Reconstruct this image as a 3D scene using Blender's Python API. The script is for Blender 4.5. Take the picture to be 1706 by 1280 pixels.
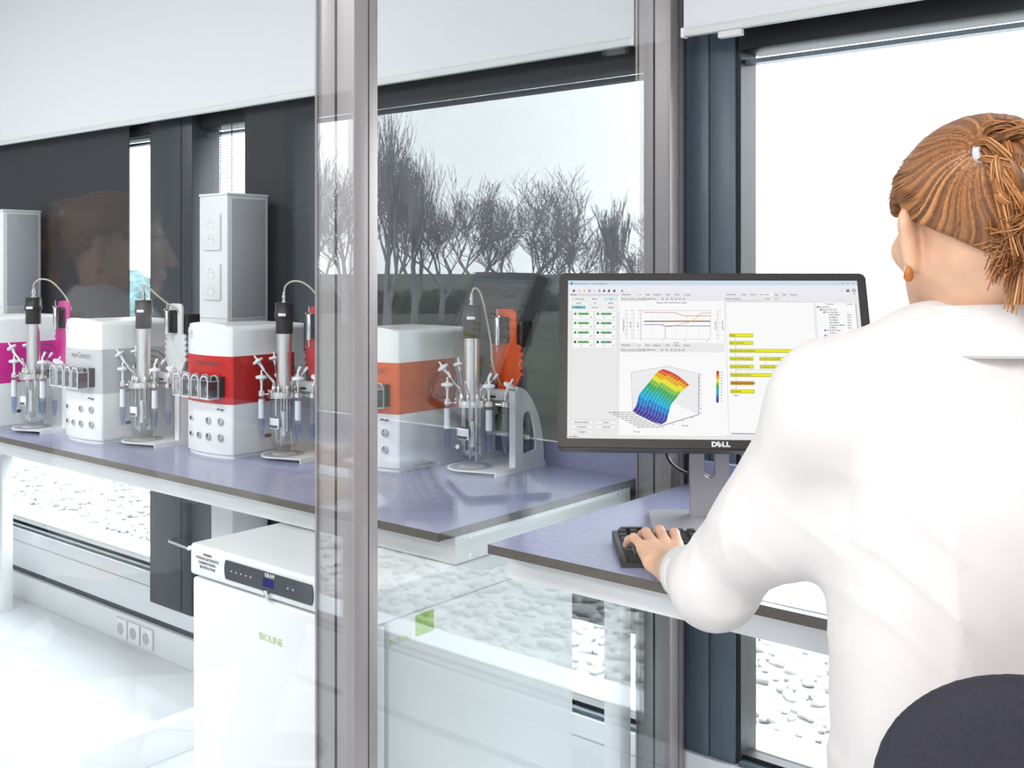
import bpy, bmesh, math, random
import numpy as np
from mathutils import Vector, Matrix

for _o in list(bpy.data.objects):
    bpy.data.objects.remove(_o, do_unlink=True)
SC = bpy.context.scene
COL = SC.collection
R = math.radians
PI = math.pi

# ------------------------------------------------------------------ camera
# world: +X runs to the right along the window wall, +Y points to the windows
TH = math.atan2(0.6401, 0.7683)
cam = bpy.data.cameras.new('camera')
cam_o = bpy.data.objects.new('camera', cam)
COL.objects.link(cam_o)
cam.sensor_width = 36.0
cam.lens = 1773.0 / 1706.0 * 36.0
cam.shift_y = -(640.0 - 445.0) / 1706.0
cam.clip_start = 0.02
cam.clip_end = 400
cam_o.location = (0, 0, 1.38)
cam_o.rotation_euler = (PI / 2, 0, TH)
SC.camera = cam_o

# ------------------------------------------------------------------ light
SKY = 9.0
world = bpy.data.worlds.new('overcast_sky')
SC.world = world
world.use_nodes = True
bg = world.node_tree.nodes['Background']
bg.inputs[0].default_value = (0.93, 0.965, 1.0, 1)
bg.inputs[1].default_value = SKY


def area(name, loc, sx, sy, power, rot=(0, 0, 0), col=(1, 0.985, 0.97)):
    l = bpy.data.lights.new(name, 'AREA')
    l.shape = 'RECTANGLE'
    l.size, l.size_y = sx, sy
    l.energy = power
    l.color = col
    o = bpy.data.objects.new(name, l)
    o.location = loc
    o.rotation_euler = rot
    COL.objects.link(o)
    return o


LAMPS = [(-4.2, 0.1), (-2.2, -0.4), (-0.3, -0.6), (1.4, -0.2), (-3.2, -2.2), (-0.8, -2.2), (1.2, -2.2)]
LAMP_W = 33
for (_x, _y) in LAMPS:
    area('ceiling_lamp_light', (_x, _y, 2.725), 1.15, 0.55, LAMP_W)

SC.view_settings.view_transform = 'Standard'
SC.view_settings.look = 'None'
SC.view_settings.gamma = 1.0
SC.view_settings.use_curve_mapping = False
SC.view_settings.exposure = 0.0
SC.cycles.max_bounces = 8
SC.cycles.diffuse_bounces = 4
SC.cycles.glossy_bounces = 4
SC.cycles.transmission_bounces = 4
SC.cycles.transparent_max_bounces = 24
SC.cycles.caustics_reflective = False
SC.cycles.caustics_refractive = False


# ------------------------------------------------------------------ materials
MATS = {}


def mat(name, color, rough=0.5, metal=0.0, var=0.04, scale=12.0, bump=0.0, spec=0.5, coat=0.0, trans=0.0, ior=1.45, sss=0.0, stretch=(1, 1, 1), bscale=None):
    if name in MATS:
        return MATS[name]
    m = bpy.data.materials.new(name)
    m.use_nodes = True
    nt = m.node_tree
    b = nt.nodes['Principled BSDF']
    b.inputs['Roughness'].default_value = rough
    b.inputs['Metallic'].default_value = metal
    b.inputs['Specular IOR Level'].default_value = spec
    b.inputs['Coat Weight'].default_value = coat
    b.inputs['Transmission Weight'].default_value = trans
    b.inputs['IOR'].default_value = ior
    if sss:
        b.inputs['Subsurface Weight'].default_value = sss
        b.inputs['Subsurface Radius'].default_value = (0.02, 0.008, 0.004)
        b.inputs['Subsurface Scale'].default_value = 0.5
    tc = nt.nodes.new('ShaderNodeTexCoord')
    mp = nt.nodes.new('ShaderNodeMapping')
    mp.inputs['Scale'].default_value = stretch
    nt.links.new(tc.outputs['Object'], mp.inputs['Vector'])
    nz = nt.nodes.new('ShaderNodeTexNoise')
    nz.inputs['Scale'].default_value = scale
    nz.inputs['Detail'].default_value = 4
    nt.links.new(mp.outputs[0], nz.inputs['Vector'])
    rp = nt.nodes.new('ShaderNodeValToRGB')
    c = Vector(color[:3])
    lo = c * (1 - var)
    hi = c * (1 + var)
    rp.color_ramp.elements[0].position = 0.3
    rp.color_ramp.elements[1].position = 0.7
    rp.color_ramp.elements[0].color = (*[max(0, v) for v in lo], 1)
    rp.color_ramp.elements[1].color = (*[min(1, v) for v in hi], 1)
    nt.links.new(nz.outputs['Fac'], rp.inputs[0])
    nt.links.new(rp.outputs[0], b.inputs['Base Color'])
    if bump:
        n2 = nt.nodes.new('ShaderNodeTexNoise')
        n2.inputs['Scale'].default_value = bscale or scale * 6
        n2.inputs['Detail'].default_value = 3
        nt.links.new(mp.outputs[0], n2.inputs['Vector'])
        bp = nt.nodes.new('ShaderNodeBump')
        bp.inputs['Strength'].default_value = bump
        bp.inputs['Distance'].default_value = 0.002
        nt.links.new(n2.outputs['Fac'], bp.inputs['Height'])
        nt.links.new(bp.outputs[0], b.inputs['Normal'])
    MATS[name] = m
    return m


def emis(name, color, strength=1.0):
    if name in MATS:
        return MATS[name]
    m = bpy.data.materials.new(name)
    m.use_nodes = True
    nt = m.node_tree
    nt.nodes.clear()
    e = nt.nodes.new('ShaderNodeEmission')
    e.inputs[0].default_value = (*color[:3], 1)
    e.inputs[1].default_value = strength
    o = nt.nodes.new('ShaderNodeOutputMaterial')
    nt.links.new(e.outputs[0], o.inputs[0])
    MATS[name] = m
    return m


def thin_glass(name, tint=(0.96, 0.985, 0.985), ior=1.5, gain=1.0, rough=0.0, base=0.0):
    """flat sheet glass: clear through, mirror reflection by Fresnel"""
    if name in MATS:
        return MATS[name]
    m = bpy.data.materials.new(name)
    m.use_nodes = True
    nt = m.node_tree
    nt.nodes.clear()
    t = nt.nodes.new('ShaderNodeBsdfTransparent')
    t.inputs[0].default_value = (*tint, 1)
    g = nt.nodes.new('ShaderNodeBsdfGlossy')
    g.inputs['Roughness'].default_value = rough
    geo = nt.nodes.new('ShaderNodeNewGeometry')
    dt = nt.nodes.new('ShaderNodeVectorMath')
    dt.operation = 'DOT_PRODUCT'
    nt.links.new(geo.outputs['Normal'], dt.inputs[0])
    nt.links.new(geo.outputs['Incoming'], dt.inputs[1])

    def mth(op, a, b=None, clamp=False):
        q = nt.nodes.new('ShaderNodeMath')
        q.operation = op
        q.use_clamp = clamp
        for i, v in enumerate((a, b)):
            if v is None:
                continue
            if isinstance(v, (int, float)):
                q.inputs[i].default_value = v
            else:
                nt.links.new(v, q.inputs[i])
        return q.outputs[0]
    r0 = ((ior - 1) / (ior + 1)) ** 2
    c5 = mth('POWER', mth('SUBTRACT', 1.0, mth('ABSOLUTE', dt.outputs['Value'])), 5.0)
    sch = mth('ADD', mth('MULTIPLY', c5, 1 - r0), r0)
    ml = nt.nodes.new('ShaderNodeMath')
    ml.operation = 'MULTIPLY_ADD'
    ml.use_clamp = True
    nt.links.new(sch, ml.inputs[0])
    ml.inputs[1].default_value = gain
    ml.inputs[2].default_value = base
    mx = nt.nodes.new('ShaderNodeMixShader')
    nt.links.new(ml.outputs[0], mx.inputs[0])
    nt.links.new(t.outputs[0], mx.inputs[1])
    nt.links.new(g.outputs[0], mx.inputs[2])
    o = nt.nodes.new('ShaderNodeOutputMaterial')
    nt.links.new(mx.outputs[0], o.inputs[0])
    MATS[name] = m
    return m


# ------------------------------------------------------------------ mesh helpers
def add_box(bm, x0, x1, y0, y1, z0, z1, bev=0.0, seg=2, mi=0):
    vs = [bm.verts.new((x, y, z)) for x in (x0, x1) for y in (y0, y1) for z in (z0, z1)]
    f = [(0, 1, 3, 2), (4, 6, 7, 5), (0, 4, 5, 1), (2, 3, 7, 6), (0, 2, 6, 4), (1, 5, 7, 3)]
    fs = [bm.faces.new([vs[i] for i in q]) for q in f]
    for q in fs:
        q.material_index = mi
    if bev:
        es = list({e for q in fs for e in q.edges})
        r = bmesh.ops.bevel(bm, geom=es, offset=bev, segments=seg, profile=0.5, affect='EDGES')
        for q in r['faces']:
            q.material_index = mi
    return fs


def add_cyl(bm, p0, p1, r0, r1=None, seg=16, cap=True):
    p0, p1 = Vector(p0), Vector(p1)
    if r1 is None:
        r1 = r0
    d = (p1 - p0).normalized()
    a = d.orthogonal().normalized()
    b = d.cross(a)
    ra, rb = [], []
    for i in range(seg):
        t = 2 * PI * i / seg
        v = a * math.cos(t) + b * math.sin(t)
        ra.append(bm.verts.new(p0 + v * r0))
        rb.append(bm.verts.new(p1 + v * r1))
    for i in range(seg):
        j = (i + 1) % seg
        bm.faces.new((ra[i], ra[j], rb[j], rb[i]))
    if cap:
        bm.faces.new(list(reversed(ra)))
        bm.faces.new(rb)


def add_lathe(bm, prof, seg=24, axis='Z', origin=(0, 0, 0), close=True, M=None):
    """prof: list of (radius, height)"""
    rings = []
    o = Vector(origin)
    for (r, h) in prof:
        ring = []
        for i in range(seg):
            t = 2 * PI * i / seg
            if axis == 'Z':
                v = Vector((r * math.cos(t), r * math.sin(t), h))
            elif axis == 'Y':
                v = Vector((r * math.cos(t), h, r * math.sin(t)))
            else:
                v = Vector((h, r * math.cos(t), r * math.sin(t)))
            if M is not None:
                v = M @ v
            ring.append(bm.verts.new(v + o))
        rings.append(ring)
    for k in range(len(rings) - 1):
        for i in range(seg):
            j = (i + 1) % seg
            bm.faces.new((rings[k][i], rings[k][j], rings[k + 1][j], rings[k + 1][i]))
    if close:
        bm.faces.new(list(reversed(rings[0])))
        bm.faces.new(rings[-1])


def smooth_path(pts, n=6):
    pts = [Vector(p) for p in pts]
    if len(pts) < 3:
        return pts
    out = []
    P = [pts[0] * 2 - pts[1]] + pts + [pts[-1] * 2 - pts[-2]]
    for i in range(1, len(P) - 2):
        for k in range(n):
            t = k / n
            a, b, c, d = P[i - 1], P[i], P[i + 1], P[i + 2]
            out.append(0.5 * ((2 * b) + (c - a) * t + (2 * a - 5 * b + 4 * c - d) * t * t + (3 * b - a - 3 * c + d) * t ** 3))
    out.append(pts[-1])
    return out


def add_tube(bm, pts, r, seg=8, r_end=None, cap=True):
    pts = [Vector(p) for p in pts]
    n = len(pts)
    d0 = (pts[1] - pts[0]).normalized()
    a = d0.orthogonal().normalized()
    rings = []
    for i, p in enumerate(pts):
        if i == 0:
            d = d0
        elif i == n - 1:
            d = (pts[i] - pts[i - 1]).normalized()
        else:
            d = (pts[i + 1] - pts[i - 1]).normalized()
        a = (a - d * a.dot(d))
        if a.length < 1e-6:
            a = d.orthogonal()
        a.normalize()
        b = d.cross(a)
        rr = r if r_end is None else r + (r_end - r) * i / (n - 1)
        if callable(r):
            rr = r(i / (n - 1))
        rings.append([bm.verts.new(p + (a * math.cos(2 * PI * k / seg) + b * math.sin(2 * PI * k / seg)) * rr) for k in range(seg)])
    for i in range(n - 1):
        for k in range(seg):
            j = (k + 1) % seg
            bm.faces.new((rings[i][k], rings[i][j], rings[i + 1][j], rings[i + 1][k]))
    if cap:
        bm.faces.new(list(reversed(rings[0])))
        bm.faces.new(rings[-1])


def add_prism(bm, poly, axis, a0, a1, bev=0.0, seg=2):
    """extrude a 2-D polygon: axis 'Z' poly=(x,y), 'X' poly=(y,z), 'Y' poly=(x,z)"""
    def mk(p, a):
        if axis == 'Z':
            return (p[0], p[1], a)
        if axis == 'X':
            return (a, p[0], p[1])
        return (p[0], a, p[1])
    lo = [bm.verts.new(mk(p, a0)) for p in poly]
    hi = [bm.verts.new(mk(p, a1)) for p in poly]
    n = len(poly)
    f1 = bm.faces.new(lo)
    f2 = bm.faces.new(hi)
    fs = [bm.faces.new((lo[i], lo[(i + 1) % n], hi[(i + 1) % n], hi[i])) for i in range(n)]
    if bev:
        es = list({e for f in (f1, f2) for e in f.edges})
        bmesh.ops.bevel(bm, geom=es, offset=bev, segments=seg, profile=0.5, affect='EDGES')
    return fs


def BM():
    return bmesh.new()


def to_mesh(bm, name, mats, smooth=False, angle=35):
    bmesh.ops.recalc_face_normals(bm, faces=bm.faces)
    me = bpy.data.meshes.new(name)
    bm.to_mesh(me)
    bm.free()
    for m in (mats if isinstance(mats, (list, tuple)) else [mats]):
        me.materials.append(m)
    if smooth:
        me.shade_smooth()
        if angle < 180:
            try:
                me.set_sharp_from_angle(angle=R(angle))
            except Exception:
                pass
    return me


def tag(o, label=None, cat=None, group=None, kind=None):
    if label:
        o['label'] = label
    if cat:
        o['category'] = cat
    if group:
        o['group'] = group
    if kind:
        o['kind'] = kind
    return o


def link(name, me, parent=None):
    o = bpy.data.objects.new(name, me)
    COL.objects.link(o)
    if parent is not None:
        o.parent = parent
    return o


def obj(name, bm, m, parent=None, smooth=False, angle=35, label=None):
    o = link(name, to_mesh(bm, name, m, smooth, angle), parent)
    if label:
        o['label'] = label
    return o


def empty(name, loc=(0, 0, 0), rz=0.0):
    o = bpy.data.objects.new(name, None)
    o.empty_display_size = 0.05
    COL.objects.link(o)
    o.location = loc
    o.rotation_euler = (0, 0, rz)
    return o


def thing(name, label, cat, loc=(0, 0, 0), rz=0.0, group=None):
    return tag(empty(name, loc, rz), label, cat, group)


def boxo(name, b, m, parent=None, bev=0.0, label=None, seg=2):
    bm = BM()
    add_box(bm, *b, bev=bev, seg=seg)
    return obj(name, bm, m, parent, smooth=bev > 0, label=label)


def struct(o):
    o['kind'] = 'structure'
    return o


_tc = {}


def text_data(body, size, extrude=0.0, align='CENTER', shear=0.0, bold=0.0, sx=1.0):
    key = (body, size, extrude, align, shear, bold, sx)
    if key in _tc:
        return _tc[key]
    cu = bpy.data.curves.new('t', 'FONT')
    cu.body = body
    cu.size = size
    cu.extrude = extrude
    cu.offset = bold
    cu.align_x = align
    cu.align_y = 'CENTER'
    cu.shear = shear
    cu.resolution_u = 2
    o = bpy.data.objects.new('t', cu)
    COL.objects.link(o)
    dg = bpy.context.evaluated_depsgraph_get()
    me = bpy.data.meshes.new_from_object(o.evaluated_get(dg))
    v = [(p.co.x * sx, p.co.y, p.co.z) for p in me.vertices]
    f = [tuple(p.vertices) for p in me.polygons]
    bpy.data.objects.remove(o, do_unlink=True)
    bpy.data.curves.remove(cu)
    bpy.data.meshes.remove(me)
    _tc[key] = (v, f)
    return v, f


def text_obj(name, body, size, m, parent, M, **kw):
    v, f = text_data(body, size, **kw)
    me = bpy.data.meshes.new(name)
    me.from_pydata([tuple(M @ Vector(p)) for p in v], [], f)
    me.materials.append(m)
    return link(name, me, parent)


FRONT = Matrix.Rotation(PI / 2, 4, 'X')            # text facing -Y, reading along +X
SIDE = Matrix.Rotation(PI / 2, 4, 'Z') @ FRONT      # text facing +X, reading along +Y


def at(M, x, y, z):
    return Matrix.Translation((x, y, z)) @ M


# ------------------------------------------------------------------ signed-distance modelling
def sd_ell(P, c, r, M=None):
    q = P - np.array(c)
    if M is not None:
        q = q @ M
    r = np.array(r)
    k0 = np.sqrt(((q / r) ** 2).sum(-1))
    k1 = np.sqrt(((q / (r * r)) ** 2).sum(-1)) + 1e-9
    return k0 * (k0 - 1) / k1


def sd_cap(P, a, b, r0, r1=None):
    if r1 is None:
        r1 = r0
    a, b = np.array(a, float), np.array(b, float)
    ab = b - a
    t = np.clip(((P - a) @ ab) / ab.dot(ab), 0, 1)
    d = P - a - t[..., None] * ab
    return np.sqrt((d * d).sum(-1)) - (r0 + (r1 - r0) * t)


def sd_rbox(P, c, h, rad, M=None):
    q = P - np.array(c)
    if M is not None:
        q = q @ M
    q = np.abs(q) - (np.array(h) - rad)
    return np.sqrt((np.maximum(q, 0) ** 2).sum(-1)) + np.minimum(q.max(-1), 0) - rad


def smin(a, b, k):
    h = np.clip(0.5 + 0.5 * (b - a) / k, 0, 1)
    return b + (a - b) * h - k * h * (1 - h)


def smax(a, b, k):
    return -smin(-a, -b, k)


def grid_mesh(fn, lo, hi, h):
    lo = np.array(lo, float)
    n = np.ceil((np.array(hi) - lo) / h).astype(int) + 1
    ax = [lo[i] + h * np.arange(n[i]) for i in range(3)]
    F = np.empty(tuple(n), float)
    step = max(1, int(400000 / (n[1] * n[2])))
    for s in range(0, n[0], step):
        P = np.stack(np.meshgrid(ax[0][s:s + step], ax[1], ax[2], indexing='ij'), -1)
        F[s:s + step] = fn(P)
    S = F < 0
    cnt = np.zeros(tuple(n - 1), int)
    cor = [(i, j, k) for i in (0, 1) for j in (0, 1) for k in (0, 1)]
    sl = lambda c: tuple(slice(c[a], n[a] - 1 + c[a]) for a in range(3))
    for c in cor:
        cnt += S[sl(c)]
    cells = np.argwhere((cnt > 0) & (cnt < 8))
    idx = -np.ones(tuple(n - 1), int)
    idx[tuple(cells.T)] = np.arange(len(cells))
    acc = np.zeros((len(cells), 3))
    num = np.zeros(len(cells))
    for a in cor:
        for ax_i in range(3):
            if a[ax_i] == 1:
                continue
            b = list(a)
            b[ax_i] = 1
            fa = F[tuple((cells + np.array(a)).T)]
            fb = F[tuple((cells + np.array(b)).T)]
            cr = (fa < 0) != (fb < 0)
            t = np.where(cr, fa / np.where(cr, fa - fb, 1), 0)
            p = cells + np.array(a, float)
            p = p.astype(float)
            p[:, ax_i] += t
            acc[cr] += p[cr]
            num[cr] += 1
    V = lo + h * acc / num[:, None]
    faces = []
    for a in range(3):
        u, w = (a + 1) % 3, (a + 2) % 3
        A = [slice(None)] * 3
        B = [slice(None)] * 3
        A[a] = slice(0, n[a] - 1)
        B[a] = slice(1, n[a])
        cr = S[tuple(A)] != S[tuple(B)]
        E = np.argwhere(cr)
        ok = (E[:, u] > 0) & (E[:, w] > 0) & (E[:, u] < n[u] - 1) & (E[:, w] < n[w] - 1)
        E = E[ok]
        ins = S[tuple(E.T)]
        q = []
        for (du, dw) in ((0, 0), (1, 0), (1, 1), (0, 1)):
            c = E.copy()
            c[:, u] -= du
            c[:, w] -= dw
            q.append(idx[tuple(c.T)])
        q = np.stack(q, 1)
        q[~ins] = q[~ins][:, ::-1]
        faces.append(q)
    return V, np.concatenate(faces)


def np_mesh(name, V, Fq, mats, smooth=True):
    me = bpy.data.meshes.new(name)
    V = np.asarray(V, dtype=np.float32)
    Fq = np.asarray(Fq, dtype=np.int32)
    k = Fq.shape[1]
    me.vertices.add(len(V))
    me.vertices.foreach_set('co', V.ravel())
    me.loops.add(Fq.size)
    me.loops.foreach_set('vertex_index', Fq.ravel())
    me.polygons.add(len(Fq))
    me.polygons.foreach_set('loop_start', np.arange(0, Fq.size, k, dtype=np.int32))
    me.polygons.foreach_set('loop_total', np.full(len(Fq), k, dtype=np.int32))
    me.update(calc_edges=True)
    me.validate()
    for m in (mats if isinstance(mats, (list, tuple)) else [mats]):
        me.materials.append(m)
    if smooth:
        me.shade_smooth()
    return me


# ------------------------------------------------------------------ palette
M_wall = mat('wall_paint_white', (0.80, 0.80, 0.82), 0.6, var=0.015, scale=3)
M_ceil = mat('ceiling_white', (0.82, 0.82, 0.82), 0.7, var=0.02, scale=6)
M_floor = mat('floor_epoxy', (0.74, 0.77, 0.80), 0.16, var=0.03, scale=2, coat=0.3)
M_frame = mat('window_frame_slate', (0.085, 0.115, 0.145), 0.35, var=0.08, scale=5, stretch=(6, 6, 0.6))
M_sash = mat('sash_charcoal', (0.040, 0.044, 0.052), 0.4, var=0.08, scale=5, stretch=(6, 6, 0.6))
M_black = mat('gasket_black', (0.010, 0.010, 0.011), 0.5, var=0.1)
M_alu = mat('anodised_aluminium', (0.33, 0.30, 0.30), 0.36, 0.35, var=0.03, scale=4, stretch=(8, 8, 0.4))
M_groove = mat('groove_dark', (0.03, 0.025, 0.025), 0.7, var=0.1)
M_blind = mat('blind_fabric_white', (0.76, 0.75, 0.78), 0.8, var=0.01, scale=40, bump=0.05)
M_rail = mat('blind_rail', (0.70, 0.70, 0.69), 0.4, var=0.02)
M_screen = mat('screen_fabric_charcoal', (0.033, 0.034, 0.038), 0.75, var=0.12, scale=180, bump=0.1)
M_sill = mat('parapet_white', (0.80, 0.82, 0.84), 0.35, var=0.01, scale=4)
M_strip = mat('parapet_dark_strip', (0.05, 0.06, 0.07), 0.4, var=0.1)
M_top = mat('worktop_slate_blue', (0.31, 0.32, 0.475), 0.22, var=0.05, scale=60, spec=0.6)
M_topedge = mat('worktop_edge_brown', (0.105, 0.093, 0.080), 0.5, var=0.12, scale=90)
M_white = mat('white_lacquer', (0.83, 0.83, 0.84), 0.32, var=0.01, scale=4)
M_whitep = mat('white_plastic', (0.84, 0.84, 0.84), 0.28, var=0.01, scale=4)
M_grey = mat('light_grey_plastic', (0.52, 0.52, 0.55), 0.4, var=0.02)
M_steel = mat('polished_steel', (0.72, 0.71, 0.69), 0.16, 1.0, var=0.03)
M_alub = mat('brushed_aluminium', (0.70, 0.69, 0.68), 0.3, 0.9, var=0.05, scale=30, stretch=(1, 1, 0.05))
M_blackp = mat('black_plastic', (0.022, 0.020, 0.019), 0.32, var=0.1)
M_dark = mat('dark_plate', (0.055, 0.05, 0.06), 0.4, var=0.1)
M_cable = mat('cream_cable', (0.50, 0.47, 0.38), 0.45, var=0.05)
M_ink = mat('printed_ink_dark', (0.09, 0.09, 0.095), 0.5, var=0.05)
G_pane = thin_glass('partition_glass', (0.965, 0.985, 0.985), 1.5, gain=1.6)
G_win = thin_glass('window_glass', (0.95, 0.97, 0.97), 1.45, gain=0.8)
G_ves = thin_glass('vessel_glass', (0.965, 0.97, 0.97), 1.45, gain=1.3, rough=0.02)
# ================================================================== the room
XL, XR, YB, YW, ZC = -6.6, 3.2, -4.2, 2.09, 2.75

struct(boxo('floor', (XL, XR, YB, 2.28, -0.12, 0.0), M_floor))
struct(boxo('ceiling', (XL, XR, YB, 2.6, ZC, ZC + 0.1), M_ceil))
struct(boxo('wall_back', (XL, XR, YB - 0.1, YB, 0, ZC), M_wall))
struct(boxo('wall_left', (XL - 0.1, XL, YB, 2.6, -0.1, ZC), M_wall))
struct(boxo('wall_right', (XR, XR + 0.1, YB, 2.6, -0.1, ZC), M_wall))

# parapet under the windows: sill panel, dark recessed strip, cable duct with sockets
par = struct(empty('wall_front'))
boxo('sill_panel', (XL, XR, 2.10, 2.30, 0.125, 0.285), M_sill, par, bev=0.003)
boxo('sill_ledge', (XL, XR, 2.098, 2.16, 0.232, 0.235), M_grey, par)
boxo('recessed_strip', (XL, XR, 2.105, 2.20, 0.105, 0.125), M_strip, par)
boxo('cable_duct', (XL, XR, 2.09, 2.20, 0.0, 0.105), M_sill, par, bev=0.003)
boxo('lintel_panel', (XL, XR, 2.12, 2.40, 1.91, ZC), M_wall, par)
boxo('outer_footing', (XL, XR, 2.30, 2.36, -0.3, 0.27), M_sill, par)

# ---- window frames (dark slate metal)
WB, WT = 0.285, 1.835


def window(name, x0, x1, panes):
    w = struct(empty(name, (x0, 2.11, 0)))
    L = x1 - x0
    boxo('bottom_rail', (0, L, 0.0, 0.09, WB, WB + 0.010), M_frame, w, bev=0.002)
    boxo('bottom_gasket', (0, L, 0.02, 0.06, WB + 0.010, WB + 0.020), M_black, w)
    boxo('head_rail', (0, L, 0.0, 0.10, 1.855, 1.912), M_black, w, bev=0.002)
    boxo('head_reflection_bar', (0, L, 0.03, 0.06, WT - 0.006, WT + 0.004), M_frame, w)  # slim bar built in place of the head frame's doubled reflection
    for (a, b) in panes:
        o = boxo('pane', (a - x0, b - x0, 0.05, 0.056, WB + 0.02, 1.87), G_win, w)
    return w


w1 = window('window_1', -6.5, -3.41, [(-6.45, -5.0), (-4.93, -3.415)])
boxo('mullion', (-5.0 + 6.5, -4.93 + 6.5, 0, 0.1, WB, 1.87), M_frame, w1, bev=0.003)
w2 = window('window_2', -3.15, -1.33, [(-3.15, -2.83), (-2.75, -1.33)])
boxo('mullion', (-2.83 + 3.15, -2.75 + 3.15, 0, 0.1, WB, 1.87), M_sash, w2, bev=0.003)
w3 = window('window_3', -1.112, 3.2, [(-1.112, 0.16), (0.28, 1.7), (1.78, 3.2)])
boxo('mullion', (1.70 + 1.112, 1.78 + 1.112, 0, 0.1, WB, 1.87), M_frame, w3, bev=0.003)
boxo('mullion', (0.16 + 1.112, 0.28 + 1.112, 0, 0.1, WB, 1.87), M_frame, w3, bev=0.003)

# dark opening sash with its lever, between window 1 and window 2
d1 = struct(empty('door_1', (-3.41, 2.085, 0)))
boxo('stile', (0, 0.26, -0.004, 0.11, 0.19, 1.912), M_sash, d1, bev=0.004)
boxo('stile_edge', (0.195, 0.20, -0.0055, 0.0, 0.20, 1.90), M_black, d1)
bm = BM()
add_cyl(bm, (0.17, 0.0, 0.44), (0.17, -0.03, 0.44), 0.009, seg=12)
add_tube(bm, [(0.17, -0.03, 0.44), (0.215, -0.033, 0.44), (0.29, -0.033, 0.436)], 0.008, 10)
obj('lever_handle', bm, M_steel, d1, True)

# mullion beside the partition: two faces with a groove and a gasket
t1 = struct(empty('trim_1', (-1.248, 2.092, 0)))
boxo('mullion_face', (0.013, 0.062, 0.018, 0.12, 0.0, 1.905), M_frame, t1, bev=0.002)
boxo('mullion_groove', (0.062, 0.064, 0.022, 0.10, 0.0, 1.905), M_black, t1)
boxo('mullion_return', (0.064, 0.126, 0.020, 0.12, 0.0, 1.905), M_frame, t1, bev=0.002)
boxo('mullion_gasket', (0.126, 0.137, 0.028, 0.10, 0.285, 1.87), M_black, t1)

boxo('mullion_filler', (-0.092, 0.013, 0.018, 0.12, 0.0, 1.905), M_frame, t1)

# ---- glazed partition between the laboratory and the desk
pw = struct(empty('wall_partition', (-1.28, 0, 0)))
for (y0, y1) in ((1.103, 1.153), (2.029, 2.088), (-1.75, -1.70)):
    p = boxo('post', (-0.045, 0.045, y0, y1, 0, ZC), M_alu, pw, bev=0.0025)
    boxo('post_groove', (0.000, 0.005, y0 - 0.0006, y0 + 0.004, 0, ZC), M_groove, p)
    boxo('post_bead', (-0.0445, -0.040, y0 - 0.003, y0 + 0.001, 0, ZC), M_alu, p)
    boxo('post_groove', (0.0425, 0.0457, (y0 + y1) / 2 + 0.004, (y0 + y1) / 2 + 0.0055, 0, ZC), M_groove, p)
boxo('glass_pane', (0.037, 0.043, -1.70, 1.106, 0.02, 2.70), G_pane, pw)
boxo('glass_pane', (0.037, 0.043, 1.150, 2.032, 0.02, 2.70), G_pane, pw)
boxo('bottom_rail', (-0.045, 0.036, -1.70, 1.103, 0, 0.05), M_alu, pw, bev=0.002)
boxo('bottom_rail', (-0.045, 0.036, 1.153, 2.029, 0, 0.05), M_alu, pw, bev=0.002)
boxo('top_rail', (-0.045, 0.045, -1.70, 2.03, 2.70, ZC), M_alu, pw)

# wall sockets on the cable duct
for k, sx in enumerate((-2.985, -2.90, -2.815)):
    s = thing('wall_socket', ['white wall socket on the low duct, farthest from the refrigerator', 'white wall socket on the low duct, middle of three',
                              'white wall socket on the low duct, nearest the refrigerator'][k], 'socket', (sx - 0.62, 2.089, 0.052), 0, 'sockets on the cable duct')
    boxo('plate', (-0.037, 0.037, -0.008, 0.0, -0.037, 0.037), M_whitep, s, bev=0.003)
    bm = BM()
    add_lathe(bm, [(0.022, -0.0085), (0.020, -0.009), (0.019, -0.003)], 20, 'Y')
    obj('socket_cup', bm, M_grey, s, True)
    bm = BM()
    for dx in (-0.009, 0.009):
        add_cyl(bm, (dx, -0.0035, 0), (dx, -0.0028, 0), 0.003, seg=8)
    obj('pin_holes', bm, M_black, s)

# ---- ceiling luminaires
M_lamp = emis('lamp_diffuser', (1, 0.98, 0.95), 3.0)
for k, (x, y) in enumerate(LAMPS):
    t = thing('ceiling_light', 'flat ceiling light panel ' + ['over the left end of the bench', 'over the partition glass', 'over the photographer', 'over the right end of the desk', 'at the back left of the room', 'at the back middle of the room', 'at the back right of the room'][k], 'lamp', (x, y, 2.73), 0, 'ceiling light panels')
    bm = BM()
    for b in ((-0.62, 0.62, -0.32, -0.29), (-0.62, 0.62, 0.29, 0.32), (-0.62, -0.59, -0.29, 0.29), (0.59, 0.62, -0.29, 0.29)):
        add_box(bm, *b, 0.0, 0.02)
    obj('frame', bm, M_white, t)
    boxo('diffuser', (-0.59, 0.59, -0.29, 0.29, 0.008, 0.018), M_lamp, t)

# ---- white roller blinds
def blind(label, x0, x1, y, tilt=0.0):
    t = thing('roller_blind', label, 'blind', (x0, y, 0))
    L = x1 - x0
    boxo('fabric', (0, L, 0.0, 0.004, 1.90, 2.68), M_blind, t)
    boxo('hem_bar', (0, L, -0.006, 0.010, 1.884, 1.902), M_rail, t, bev=0.003)
    bm = BM()
    add_cyl(bm, (0, 0.01, 2.70), (L, 0.01, 2.70), 0.035, seg=20)
    obj('roller', bm, M_rail, t, True)
    for sx in (0.0, L):
        boxo('end_cap', (sx - 0.004, sx + 0.004, -0.008, 0.012, 1.882, 1.904), M_whitep, t, bev=0.002)
    return t


blind('long white roller blind above the laboratory bench', -6.4, -1.335, 2.035)
rb = blind('pinkish white roller blind above the desk window', -1.205, 3.1, 2.035)
bm = BM()
add_box(bm, 0.085, 0.14, -0.004, 0.012, 1.870, 1.884, bev=0.002)
obj('clip', bm, M_rail, rb)

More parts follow.
